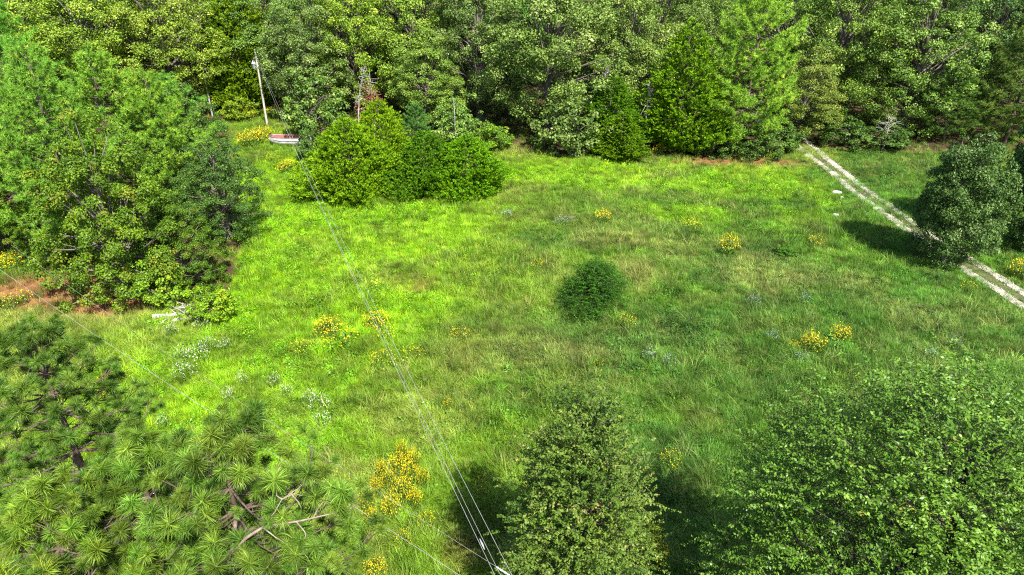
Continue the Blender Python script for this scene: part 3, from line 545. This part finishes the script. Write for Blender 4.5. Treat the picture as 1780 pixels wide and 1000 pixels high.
# near pines: every needle tuft is a piece of its own
def tuft_mesh(seed, n=270, L=.25, w=.0085):
    rng = np.random.default_rng(seed); an = rng.uniform(0, 6.283, n); po = R(12) + R(88) * rng.random(n) ** .8; z0 = rng.uniform(-.14, .1, n) * (po / R(100)) * -1 + .02
    d = np.stack([np.cos(an) * np.sin(po), np.sin(an) * np.sin(po), np.cos(po)], 1); b0 = np.stack([np.zeros(n), np.zeros(n), z0], 1); s = L * rng.uniform(.75, 1.12, (n, 1))
    sd = unit(np.cross(d, rng.normal(0, 1, (n, 3)))) * w * .5; mm = b0 + d * s * .6; tip = b0 + d * s - np.array([0, 0, .035]) * (s / L)
    V = np.stack([b0 - sd, b0 + sd, mm + sd * .9, mm - sd * .9, tip], 1).reshape(-1, 3); i = np.arange(n) * 5
    return mesh('needle_tuft', V, [np.stack([i, i + 1, i + 2, i + 3], 1), np.stack([i + 3, i + 2, i + 4], 1)], M['near_pine_leaf'], {'tint': ('FACE', np.tile(np.clip(rng.random(n) * .75 + .1, 0, 1), 2))})
TUFTS = [tuft_mesh(s) for s in (1, 2, 3)]
RNG = np.random.default_rng(5); _n = 120; _d = unit(unit(RNG.normal(0, 1, (_n, 3))) + np.array([0, 0, .7])); _s = unit(np.cross(_d, RNG.normal(0, 1, (_n, 3)))) * .007
RESTV = np.stack([-_s, _s, _d * RNG.uniform(.22, .31, (_n, 1))], 1).reshape(-1, 3)
def near_pine(seed, tip, Rr, label, tint, lev=12, step=.45, lop=(0, 0), extra=()):
    rng = np.random.default_rng(seed); tip = np.array(tip); gz = float(hz(tip[0], tip[1])); root = thing('near_pine', label, 'tree', (tip[0], tip[1], gz))
    Ht = tip[2] - gz; A = Acc(); TP = []; FIX = []; org = np.array([tip[0], tip[1], gz])
    A.tube([(0, 0, -.3), (.05, .03, Ht * .5), (0, 0, Ht * .85), (0, 0, Ht)], [.2, .14, .05, .014], 9)
    for k in range(9):
        a = k * 2.4; TP.append(((.12 * math.cos(a), .12 * math.sin(a), Ht + .05 - .09 * k), (math.cos(a), math.sin(a), 1.3 - .08 * k)))
    for l in range(lev):
        h = Ht - .45 - l * step * (1 + .03 * l); L = min(Rr, .4 + .3 * (l + .6)); a0 = rng.uniform(0, 6.28); nb = 5 if l < 2 else 7
        for b_ in range(nb):
            a = a0 + b_ * 6.283 / nb + rng.normal(0, .22); d = np.array([math.cos(a), math.sin(a), 0]); sd = np.array([-d[1], d[0], 0]); LL = L * rng.uniform(.62, 1.15) * (1 + .3 * (d[0] * lop[0] + d[1] * lop[1])); u_ = rng.uniform(.1, .45)
            c0 = rng.normal(0, .12); f_ = lambda s: np.array([0, 0, h]) + d * LL * s + sd * c0 * LL * math.sin(3 * s) + np.array([0, 0, 1]) * LL * (u_ * s * s - .1 * math.sin(math.pi * s))
            A.tube([f_(s) for s in (0, .25, .5, .75, 1)], [.01 * LL + .01, .009 * LL + .008, .012, .01, .008], 6, False)
            n_ = max(4, int(LL * 4.2))
            TP.append((f_(1.0), d + (0, 0, .9)))
            for k in range(n_):
                s = (.12 if l < 6 else .3) + (.84 if l < 6 else .66) * (k + rng.random()) / n_; e = f_(s) + sd * rng.choice([-1, 1]) * LL * rng.uniform(.08, .26) + d * .15 + np.array([0, 0, rng.uniform(.02, .25)])
                TP.append((e, d * .5 + sd * rng.normal(0, .4) + (0, 0, 1.))); A.tube([f_(s - .08), (f_(s) + e) / 2, e], [.01, .008, .006], 5, False)
            for k in range(2):   # bare twigs
                s = rng.uniform(.2, .75); q = f_(s); A.tube([q, q + sd * rng.normal(0, .3) + d * .12 + (0, 0, rng.uniform(-.15, .1)), q + sd * rng.normal(0, .45) + d * .25 + (0, 0, rng.uniform(-.3, .1))], [.008, .006, .003], 4, False)
    put('trunk', A.mesh('trunk', M['pine_bark']), root)
    for limb, tw, ends in extra:
        B = Acc(); limb = np.array(limb) - org; n = len(limb); B.tube(np.concatenate([limb[:1] * (0, 0, 1), limb]), np.linspace(.04, .009, n + 1), 7, False)
        for q in tw:
            q = np.array(q) - org; B.tube(q, np.linspace(.013, .004, len(q)), 5, False)
        put('bare_limb', B.mesh('bare_limb', M['near_limb']), root)
        for e in ends: FIX.append((np.array(e) - org, (rng.normal(0, .5), rng.normal(0, .5), 1)))
    P = np.array([q for q, d in TP]) + org; o_ = np.argsort(np.linalg.norm(P - (0, 0, CAMH), axis=1)); nf = len(FIX); TP = FIX + TP; o_ = np.concatenate([np.arange(nf), o_ + nf]).astype(int)
    for k in o_[:298]:
        q, d = TP[k]; o = put('needle_tuft', TUFTS[rng.integers(3)], root, q); v = rng.uniform(.5, 1.12)
        o.color = (tint[0] * v * rng.uniform(.88, 1.22), tint[1] * v, tint[2] * v, 1)
        o.rotation_euler = (Vector(d) + Vector(rng.normal(0, .15, 3))).to_track_quat('Z', 'Y').to_euler(); s = rng.uniform(.55, 1.12); o.scale = (s, s, s * rng.uniform(.85, 1.3))
    rest = o_[298:]
    if len(rest):
        V = np.concatenate([RESTV * rng.uniform(.85, 1.15) + np.array(TP[k][0]) for k in rest]); n = len(V) // 3
        o = put('needle_mass', mesh('needle_mass', V, np.arange(n * 3).reshape(-1, 3), M['near_pine_leaf'], {'tint': ('FACE', rng.random(n) * .8)}), root, None, tint); o['kind'] = 'stuff'
    return root
M['near_limb'] = plain('near_limb_bark', (.15, .105, .08), (.33, .26, .21), 8, .85, stretch=(1, 1, .4))
D_ = 11.0; a_ = lambda x, y, d=0: at(x, y, D_ + d)
near_pine(51, at(372, 738, 11.2), 2.5, 'near pine with the tallest leader, lower left of the meadow', (1, 1, 1), 12, .45, (.4, 0), extra=[
  ([a_(405, 962, .3), a_(428, 935), a_(460, 915), a_(520, 906), a_(582, 892)], [[a_(455, 917), a_(478, 890), a_(490, 868), a_(520, 848), a_(533, 836)], [a_(490, 868), a_(481, 862), a_(479, 845)], [a_(545, 900), a_(552, 885), a_(562, 872)], [a_(458, 918), a_(480, 935), a_(502, 948)], [a_(505, 858), a_(518, 872), a_(524, 884)], [a_(515, 907), a_(530, 925), a_(532, 940)], [a_(490, 868), a_(512, 858), a_(525, 862)]],
   [a_(600, 900), a_(588, 880), a_(560, 830), a_(575, 848), a_(596, 862), a_(535, 828), a_(512, 822), a_(605, 870), a_(548, 868, .4), a_(478, 838), a_(520, 950), a_(505, 965), a_(545, 955), a_(540, 985), a_(575, 975), a_(590, 990), a_(500, 990), a_(560, 940)])])
near_pine(52, at(225, 765, 12.6), 2.8, 'broad near pine left of the one with the tallest leader', (1, 1.05, .95), 12, .45)
near_pine(53, at(45, 562, 16.5), 3.2, 'darker pine at the left edge above the two lower left pines', (.8, .88, .9), 13, .5)
near_pine(54, at(60, 850, 11.5), 2.8, 'pine cut by the lower left corner', (1.15, 1.1, .9), 10, .45)

# ------------------------------------------------------------ utility poles and wires
def pole(loc, H, label, rz=0., can=True):
    t_ = thing('utility_pole', label, 'utility pole', loc, rz); A = Acc(); A.tube([(0, 0, -.5), (0, 0, H * .5), (0, 0, H)], [.15, .125, .1], 12); put('shaft', A.mesh('shaft', M['pole_wood']), t_)
    A = Acc(); A.lathe([(.09, 0), (.12, .01), (.12, .03), (.05, .08)], 10, (0, 0, H)); put('pole_cap', A.mesh('pole_cap', M['galv']), t_)
    if can:
        z = H * .76
        A = Acc(); A.lathe([(.19, 0), (.23, .02), (.23, .62), (.25, .63), (.25, .68), (.16, .74), (.03, .77)], 18, (-.42, -.05, z)); c_ = put('transformer', A.mesh('transformer', M['can'], True), t_)
        A = Acc()
        for dx in (-.1, .1): A.lathe([(.035, 0), (.06, .05), (.03, .08), (.055, .12), (.03, .15), (.045, .19), (.02, .28)], 10, (-.42 + dx, -.05, z + .72))
        put('bushing', A.mesh('bushing', M['porcelain']), c_)
        A = Acc(); A.box((-.24, -.09, z + .12), (-.1, -.01, z + .18)); A.box((-.24, -.09, z + .5), (-.1, -.01, z + .56)); put('bracket', A.mesh('bracket', M['galv'], False), t_)
        A = Acc(); A.tube([(-.42, -.05, z + 1.0), (-.3, -.1, z + 1.3), (-.05, -.13, z + 1.5)], .012, 5); put('lead_wire', A.mesh('lead_wire', M['galv']), t_)
    for k, (dx, zz) in enumerate(((.24, .84), (.24, .80), (.22, .88))):
        A = Acc(); A.box((.06, -.05, zz * H - .03), (dx, .0, zz * H + .03)); A.lathe([(.03, 0), (.06, .03), (.03, .06), (.06, .09), (.03, .12), (.04, .16)], 10, (dx, -.03, zz * H)); put('insulator', A.mesh('insulator', M['porcelain']), t_)
    return t_
b1 = onground(gp(465, 220)); HP1 = height_to(b1, 87) - b1[2]; pole(b1, HP1, 'weathered pale utility pole with a grey transformer at the wood edge')
P2 = np.array([.22, 10.85, 0]); b2 = onground(P2); pole(b2, 9.3 - b2[2], 'second utility pole just below the bottom edge where the wires end', 0, False)
g3 = gp(0, 465, 8.7); d3 = (g3 - np.array([P2[0], P2[1], 8.7])); P3 = np.array([P2[0], P2[1], 0]) + d3 * 1.32; P3[2] = 0
b3 = onground(P3); pole(b3, 9.2, 'third utility pole beyond the left edge', 1., False)
def wire(name, a, b, sag, r, label, ext=None):
    a, b = np.array(a), np.array(b); u = np.linspace(0, 1, 41)[:, None]; P = a * (1 - u) + b * u - np.array([0, 0, 1]) * 4 * sag * u * (1 - u); A = Acc(); A.tube(P, r, 5)
    o = put(name, A.mesh(name, M['wire'])); tag(o, label, 'wire', 'overhead wires'); return o
top = lambda z, dx: (b1[0] + dx, b1[1] - .03, b1[2] + HP1 * z + .1)
W1 = wire('overhead_wire', top(.84, .22), gp(862, 1004, 9.0), 1.0, .0065, 'leftmost of the three overhead wires running down the meadow')
W2 = wire('overhead_wire', top(.80, .28), gp(872, 1004, 8.95), 1.05, .006, 'middle of the three overhead wires running down the meadow')
W3 = wire('overhead_wire', top(.88, .24), gp(892, 1004, 9.1), 1.0, .0065, 'rightmost of the three overhead wires running down the meadow')
wire('overhead_wire', gp(868, 1045, 8.9), (b3[0], b3[1], 8.8), .25, .0065, 'thick single wire crossing the lower left from the left edge')
far = gp(238, 571, 8.5); st = gp(862, 985, 8.95); wire('overhead_wire', st, st + (far - st) * 1.75, .3, .004, 'thin faint wire crossing the lower left above the thick one')
A = Acc(); dv = gp(888, 1002, 9.05) - st; A.tube([st + dv * k for k in np.linspace(0, 1, 9)], [.008, .03, .014, .03, .014, .03, .014, .025, .008], 8)
tag(put('strain_insulator', A.mesh('strain_insulator', M['porcelain'])), 'grey strain insulator where the wires meet at the bottom edge', 'insulator')
A = Acc(); q = gp(838, 946, 8.75); dv = gp(842, 955, 8.76) - q; A.tube([q - dv, q, q + dv], [.012, .03, .012], 8); tag(put('wire_clamp', A.mesh('wire_clamp', M['galv'])), 'pale clamp on the wires near the bottom edge', 'clamp')
# thin metal mast behind the cedar island
mb = onground(gp(793, 268)); mh = height_to(mb, 172); t_ = thing('metal_mast', 'thin pale metal mast rising behind the cedar island', 'mast', mb)
A = Acc(); A.tube([(0, 0, -.3), (0, 0, mh * .6), (-.05, 0, mh)], [.06, .055, .045], 8); put('tube', A.mesh('tube', M['wire']), t_)
A = Acc(); A.lathe([(.16, 0), (.16, .05), (.07, .06)], 12); put('base_plate', A.mesh('base_plate', M['galv']), t_)

# ------------------------------------------------------------ boat
bt = thing('boat', 'white flat bottomed boat with faded red inside, left under the oak', 'boat', onground(gp(508, 254)) + (0, 0, .02), R(-3), None, (1.2, 1.15, 1.15)); bt.rotation_euler.x = R(-3)
Ls = np.linspace(-2.1, 2.1, 15); hw = .78 * (1 - np.clip((-Ls - .6) / 1.5, 0, 1) ** 2.2 * .42); zb = .05 + .3 * np.clip((-Ls - 1.0) / 1.1, 0, 1) ** 2; zt = .86 + .1 * np.clip(-Ls / 2.1, 0, 1) ** 2
def hull(off, name, mat, flip):
    V = []; 
    for x_, w_, a_z, t_z in zip(Ls, hw, zb, zt):
        w_ = w_ - off; bz = a_z + off; V += [(x_, -w_, t_z), (x_, -w_ * .93, (t_z + bz) / 2 + .02), (x_, -w_ * .8, bz + .02), (x_, 0, bz), (x_, w_ * .8, bz + .02), (x_, w_ * .93, (t_z + bz) / 2 + .02), (x_, w_, t_z)]
    V = np.array(V); V[:, 0] *= 1 - off / 2.1; n = len(Ls); i = np.arange(n - 1)[:, None] * 7 + np.arange(6)[None]; Fq = np.stack([i, i + 7, i + 8, i + 1], -1).reshape(-1, 4)
    A = Acc(); A.add(V, Fq if flip else Fq[:, ::-1]); A.add(V[:7], np.arange(7)[None]); A.add(V[-7:], np.arange(7)[::-1][None]); return put(name, A.mesh(name, mat, False), bt)
hull(0, 'hull', M['boat_white'], True); hull(.035, 'liner', M['boat_red'], False)
A = Acc(); e = [(x_, -w_, z_) for x_, w_, z_ in zip(Ls, hw, zt)] + [(x_, w_, z_) for x_, w_, z_ in zip(Ls[::-1], hw[::-1], zt[::-1])]; A.tube(e + [e[0]], .04, 6); put('gunwale', A.mesh('gunwale', M['boat_trim']), bt)
for x_ in (-1.2, .1, 1.35):
    A = Acc(); w_ = float(np.interp(x_, Ls, hw)) - .06; A.box((x_ - .17, -w_, .56), (x_ + .17, w_, .62)); put('bench', A.mesh('bench', M['boat_red'], False), bt)
A = Acc(); A.box((2.09, -.62, .12), (2.15, .62, .9)); put('transom', A.mesh('transom', M['boat_white'], False), bt)
A = Acc(); w_ = .84; A.tube([(-1.6, -.62, .6), (-1, -.77, .57), (2.05, -.79, .54)], .022, 5); put('rub_rail', A.mesh('rub_rail', M['boat_trim']), bt)
A = Acc(); A.tube([(1.9, .5, .8), (2.0, .55, 1.2), (2.08, .57, 1.6)], [.03, .025, .02], 6); put('motor_post', A.mesh('motor_post', M['boat_trim']), bt)

# ------------------------------------------------------------ logs, brush, stones
def log(a, b, r, label, mat='limb', cat='log', twigs=0, seed=0):
    rng = np.random.default_rng(seed); a, b = np.array(a), np.array(b); u = np.linspace(0, 1, 8)[:, None]; P = a * (1 - u) + b * u + rng.normal(0, .05, (8, 3)) * np.linalg.norm(b - a) * .2
    t_ = thing('fallen_log', label, cat, a); A = Acc(); A.tube(P - a, np.linspace(r, r * .55, 8) * rng.uniform(.9, 1.1, 8), 9); put('stem', A.mesh('stem', M['dead_wood']), t_)
    A = Acc()
    for k in range(twigs):
        q = P[rng.integers(3, 8)] - a; d = rng.normal(0, 1, 3); d[2] = abs(d[2]) * .6; d = d * .5; A.tube([q, q + d * .6 + rng.normal(0, .1, 3), q + d * 1.3 + rng.normal(0, .15, 3)], [r * .3, r * .2, r * .06], 4)
    if twigs: put('branch_stub', A.mesh('branch_stub', M['dead_wood']), t_)
    return t_
l0 = onground(gp(266, 553)); l1 = onground(gp(318, 549)); up = np.array([0, 0, .22])
log(l0 + up, l1 + up * 1.3, .17, 'white bleached log lying below the left stand', twigs=2, seed=1)
log(onground(gp(300, 558)) + up * .6, onground(gp(345, 550)) + up, .12, 'thinner pale log lying right of the white bleached log', twigs=4, seed=2)
log(onground(gp(272, 567)) + up * .5, onground(gp(292, 556)) + up * 1.2, .06, 'short crooked stick in front of the white bleached log', twigs=2, seed=3)
bp = onground(gp(330, 543)); t_ = thing('brush_pile', 'tangled grey brush pile between the white log and the yellow green shrub', 'brush pile', bp); rng = np.random.default_rng(9)
for k in range(26):
    a = rng.uniform(0, 6.28); d = np.array([math.cos(a), math.sin(a) * .6, 0]); q = rng.normal(0, .4, 3) * (1, .6, 0) + (0, 0, rng.uniform(.05, .6)); A = Acc()
    A.tube([q - d * rng.uniform(.4, 1), q + (0, 0, rng.uniform(.05, .3)), q + d * rng.uniform(.4, 1.1) + (0, 0, rng.uniform(-.2, .4))], [.035, .025, .01], 5); put('stick', A.mesh('stick', M['dead_wood']), t_)
def slab(px, py, sx, sy, h, label, rz, mat='limestone'):
    rng = np.random.default_rng(int(px)); n = 9; a = np.arange(n) * 6.283 / n; r = rng.uniform(.75, 1.1, n); p0 = onground(gp(px, py)); V0 = np.stack([np.cos(a) * r * sx, np.sin(a) * r * sy], 1)
    V = np.concatenate([np.c_[V0 * 1.03, np.full(n, -.1)], np.c_[V0, np.full(n, h * .8)], np.c_[V0 * .82, h + rng.uniform(-.02, .03, n)]]); A = Acc(); i = np.arange(n); j = (i + 1) % n
    A.add(V, np.concatenate([np.stack([i, j, j + n, i + n], 1), np.stack([i + n, j + n, j + 2 * n, i + 2 * n], 1)])); A.add(V[2 * n:], i[None])
    o = put('flat_stone', A.mesh('flat_stone', M[mat], False), None, p0); o.rotation_euler = (R(6), 0, rz); tag(o, label, 'stone'); return o
slab(1454, 338, .55, .24, .22, 'larger flat white stone in the grass beside the gravel track', -.1)
slab(1452, 378, .3, .16, .2, 'small pale stone nearer the meadow than the flat white one', -.5)
slab(1462, 347, .2, .12, .16, 'tiny pale stone just below the larger flat white stone', .3)
slab(990, 379, .7, .18, .22, 'low grey stone ledge in the grass behind the round bush', .1, 'bark')

# ------------------------------------------------------------ deadwood in the tree line
def snag(px, py, top_py, seed, label, leaves=0, spread=1., lean=(0, 0), hmin=0.):
    rng = np.random.default_rng(seed); p0 = onground(gp(px, py)); H = height_to(p0, top_py); t_ = thing('dead_tree', label, 'dead tree', p0); A = Acc(); ax = lambda s: np.array([lean[0] * s * s, lean[1] * s, H * s])
    A.tube([ax(s) for s in np.linspace(0, 1, 7)] , np.linspace(.13, .02, 7), 7); put('trunk', A.mesh('trunk', M['dead_wood']), t_); A = Acc(); E_ = []
    for k in range(26):
        s = rng.uniform(.45, .98); q = ax(s); a = rng.uniform(0, 6.28); L = spread * rng.uniform(.7, 1.9) * (1.25 - s); d = np.array([math.cos(a), math.sin(a), rng.uniform(.1, .9)]); m_ = q + d * L * .5 + rng.normal(0, .15, 3); e = q + d * L + rng.normal(0, .25, 3) - (0, 0, .2 * L)
        A.tube([q, m_, e], [.04, .028, .01], 4, False); A.tube([m_, m_ + rng.normal(0, .4, 3) * spread], [.018, .006], 4, False); E_ += [m_, e]
    put('branches', A.mesh('branches', M['dead_wood']), t_)
    if leaves:
        E_ = np.array(E_); n = leaves; k = rng.integers(0, len(E_), n); P = E_[k] * (1, 1, .9) + rng.normal(0, .3, (n, 3)) - (0, 0, .5); V, Fq, ti = leafquads(P, rng.normal(0, 1, (n, 3)), .22, .09, rng); put('dead_needles', mesh('dead_needles', V, Fq, M['brown_leaf'], {'tint': ('FACE', ti)}), t_)
    return t_
snag(655, 262, 128, 1, 'dead snag with grey bare branches and red brown needles above the cedar island', 1500, 1.3)
snag(625, 235, 118, 2, 'thin leaning bare trunk left of the red brown snag', 0, .9, (1.5, 0))
snag(1035, 252, 112, 3, 'twisted bare grey branches in front of the pale oak', 0, 1.3, (.8, -1))
snag(1118, 262, 140, 4, 'thin dead sapling between the small cedar and the tall cedar', 0, .8)
snag(1535, 258, 205, 5, 'low bare grey branches at the foot of the broad rounded oak', 0, 1.6)
snag(370, 205, 40, 6, 'bare pale trunk showing among the olive oak leaves left of the pole', 0, 1.2)

# ------------------------------------------------------------ wildflower clumps
def flower_meshes(seed, mat, nb, size, flat):
    rng = np.random.default_rng(seed); A = Acc(); n = nb; a = rng.uniform(0, 6.28, n); r = np.sqrt(rng.random(n)); H = (1.0 - .35 * r ** 2) * rng.uniform(.68, 1.15, n); tp = np.stack([np.cos(a) * r, np.sin(a) * r, H], 1)
    P = tp * (1.15, 1.15, 1) + rng.normal(0, .09, (n, 3)); Nn = unit(np.array([0, 0, 1.]) + rng.normal(0, .45, (n, 3))); V, Fq, ti = leafquads(P, Nn, size, size * .9, rng, None, -.1); V2, F2, t2 = leafquads(P + (0, 0, .01), Nn + rng.normal(0, .4, (n, 3)), size, size * .6, rng, None, -.1)
    bl = mesh('blossoms', np.concatenate([V, V2]), np.concatenate([Fq, F2 + len(V)]), mat, {'tint': ('FACE', np.concatenate([ti, t2]))})
    m_ = int(nb * 1.6); k = rng.integers(0, n, m_); s = rng.random(m_) ** .8 * .9; b0 = tp * (.75, .75, 0); Pl = b0[k] * (1 - s[:, None]) + tp[k] * s[:, None] + rng.normal(0, .05, (m_, 3)); Pl[:, 2] = np.maximum(Pl[:, 2], .05)
    V, Fq, ti = leafquads(Pl, unit(rng.normal(0, .6, (m_, 3)) + (0, 0, .8)), .22, .07, rng)
    return bl, mesh('foliage', V, Fq, M['weed_leaf'], {'tint': ('FACE', ti)})
FM = {'yellow': [flower_meshes(s, M['yellow_petal'], 300, .085, 0) for s in (1, 2, 3)], 'thin': [flower_meshes(s, M['yellow_petal'], 110, .085, 0) for s in (4, 5)],
      'white': [flower_meshes(s, M['white_petal'], 85, .11, 0) for s in (6, 7)], 'blue': [flower_meshes(s, M['blue_petal'], 70, .09, 0) for s in (8, 9)]}
fr_ = random.Random(3)
def flower(kind, px, py, r, h, label, group=None):
    nm = {'yellow': 'yellow_wildflower', 'thin': 'yellow_wildflower', 'white': 'white_wildflower', 'blue': 'blue_aster'}[kind]; bl, fo = fr_.choice(FM[kind])
    t_ = thing(nm, label, 'wildflower', onground(gp(px, py)), fr_.uniform(0, 6.28), group, (r * .88, r * .88, h * 1.2)); put('foliage', fo, t_); put('blossoms', bl, t_)
Yl = 'yellow wildflower clump '
for k_, px, py, r, h, lab in [
 ('yellow', 440, 256, 1.9, 1.3, 'large, left of the boat'), ('yellow', 458, 246, 1.3, 1.2, 'touching the large one left of the boat'), ('yellow', 425, 212, 1.6, 1.2, 'left of the utility pole foot'), ('yellow', 478, 205, 1.3, 1.2, 'just right of the utility pole foot'), ('yellow', 502, 190, 1.2, 1.2, 'farthest away, behind the pole at the wood edge'),
 ('yellow', 502, 300, 1.3, 1.0, 'below the boat beside the wires'), ('thin', 478, 283, .9, .8, 'sparse, between the boat and the clump below it'),
 ('yellow', 1047, 388, .75, 1.0, 'behind the round bush in mid meadow'), ('thin', 1200, 405, .95, .9, 'sparse, far right of the round bush'), ('yellow', 1265, 445, .85, 1.3, 'tall, right of the meadow centre'), ('thin', 1417, 434, .7, .8, 'sparse, near the shadow of the track side oak'),
 ('thin', 933, 474, .55, .7, 'small, just left of the round bush'), ('thin', 1090, 572, .6, .8, 'small, below right of the round bush'), ('yellow', 1409, 612, .75, 1.0, 'nearest above the lower right tree'), ('yellow', 1458, 596, .65, .9, 'compact, beside the one above the lower right tree'), ('thin', 1378, 615, .4, .7, 'tiny, left of the two above the lower right tree'),
 ('yellow', 572, 582, .95, .9, 'left of the wires in mid meadow'), ('thin', 590, 600, 1.2, .8, 'sparse, right below the one left of the wires'), ('yellow', 655, 572, .8, .9, 'under the wires in mid meadow'), ('thin', 672, 590, .8, .8, 'sparse, under the wires below the brighter one'), ('thin', 525, 615, .7, .7, 'sparse, leftmost of those left of the wires'),
 ('thin', 668, 640, .9, .8, 'sparse, just left of the wires'), ('thin', 718, 630, .8, .8, 'right of the wires below mid meadow'), ('yellow', 195, 668, .7, .6, 'near the left pines'), ('thin', 222, 664, .6, .6, 'sparse, right beside the one near the left pines'), ('thin', 180, 700, .5, .6, 'tiny, at the edge of the left pine'),
 ('thin', 778, 713, .3, .7, 'tiny orange looking, right of the wires'), ('thin', 800, 592, .7, .6, 'faint, between the wires and the round bush'), ('thin', 1165, 815, .55, .9, 'sparse, in the shade between the two foreground trees'), ('yellow', 1128, 955, .5, 1.2, 'at the right foot of the narrow foreground tree'), ('yellow', 1140, 985, .5, 1.2, 'at the bottom edge right of the narrow tree'),
 ('thin', 838, 855, .4, .8, 'small, left of the narrow foreground tree'), ('thin', 700, 945, .4, .7, 'small, under the thick wire at the bottom'), ('thin', 742, 912, .4, .7, 'small, under the thin wire at the bottom'), ('yellow', 652, 994, .5, .6, 'at the bottom edge right of the near pine'), ('yellow', 1772, 482, .9, 1.1, 'at the right edge below the dark oak'), ('thin', 1680, 505, .6, .6, 'faint, below the gravel track at the right'),
 ('thin', 1145, 270, .8, .9, 'at the foot of the tall vivid cedar'), ('yellow', 25, 462, 1.3, .9, 'at the left edge below the pines'), ('thin', 30, 528, 1.0, .8, 'sparse, at the left edge by the pine straw'), ('thin', 88, 590, .9, .7, 'sparse, above the darker left pine'), ('thin', 1040, 640, .3, .5, 'tiny, above the narrow foreground tree')]:
    flower(k_, px, py, r, h, Yl + lab)
for px, py, r in [(694, 822, .5), (714, 838, .45), (676, 850, .4), (702, 868, .55), (720, 812, .35), (640, 884, .4), (680, 896, .45), (655, 862, .3), (736, 846, .3), (664, 830, .28), (700, 798, .3), (722, 880, .35), (648, 912, .3)]:
    flower('yellow', px, py, r, .95, 'yellow wildflower clump in the dense bright patch right of the near pine', 'dense yellow flower patch')
Wl = 'white wildflower clump '
for px, py, r, lab in [(342, 628, .8, 'largest, below the brush pile'), (362, 610, .6, 'upper right of the largest one below the brush pile'), (322, 655, .7, 'lower left of the largest one below the brush pile'), (318, 625, .4, 'small, left of the largest one below the brush pile'),
   (352, 572, .55, 'just below the yellow green shrub'), (300, 582, .4, 'small, below the white fallen log'), (556, 712, .6, 'brightest, in the left middle of the meadow'), (562, 740, .45, 'below the brightest one in the left middle'), (540, 700, .4, 'left of the brightest one in the left middle'),
   (478, 672, .4, 'small, between the two big white groups'), (400, 694, .35, 'tiny, beside the thick wire'), (422, 668, .35, 'tiny, above the thick wire'), (500, 690, .35, 'tiny, right of the one between the groups'), (392, 610, .4, 'small, right of the largest group'), (285, 745, .3, 'tiny, above the broad near pine')]:
    flower('white', px, py, r, .8, Wl + lab)
for px, py, r, lab in [(1307, 540, .5, 'brightest, right of the meadow centre'), (1398, 533, .4, 'right of the brightest one'), (1338, 600, .4, 'above the lower right tree'), (1390, 638, .45, 'touching the top of the lower right tree'), (1125, 632, .4, 'left, below the round bush'), (1162, 642, .4, 'just right of the one below the round bush'),
   (1655, 608, .4, 'upper right of the lower right tree'), (1612, 628, .4, 'at the top right of the lower right tree'), (975, 396, .7, 'faint, by the grey stone ledge'), (880, 382, .6, 'faint, right of the lime green grass')]:
    flower('blue', px, py, r, .8, 'pale blue aster clump ' + lab)
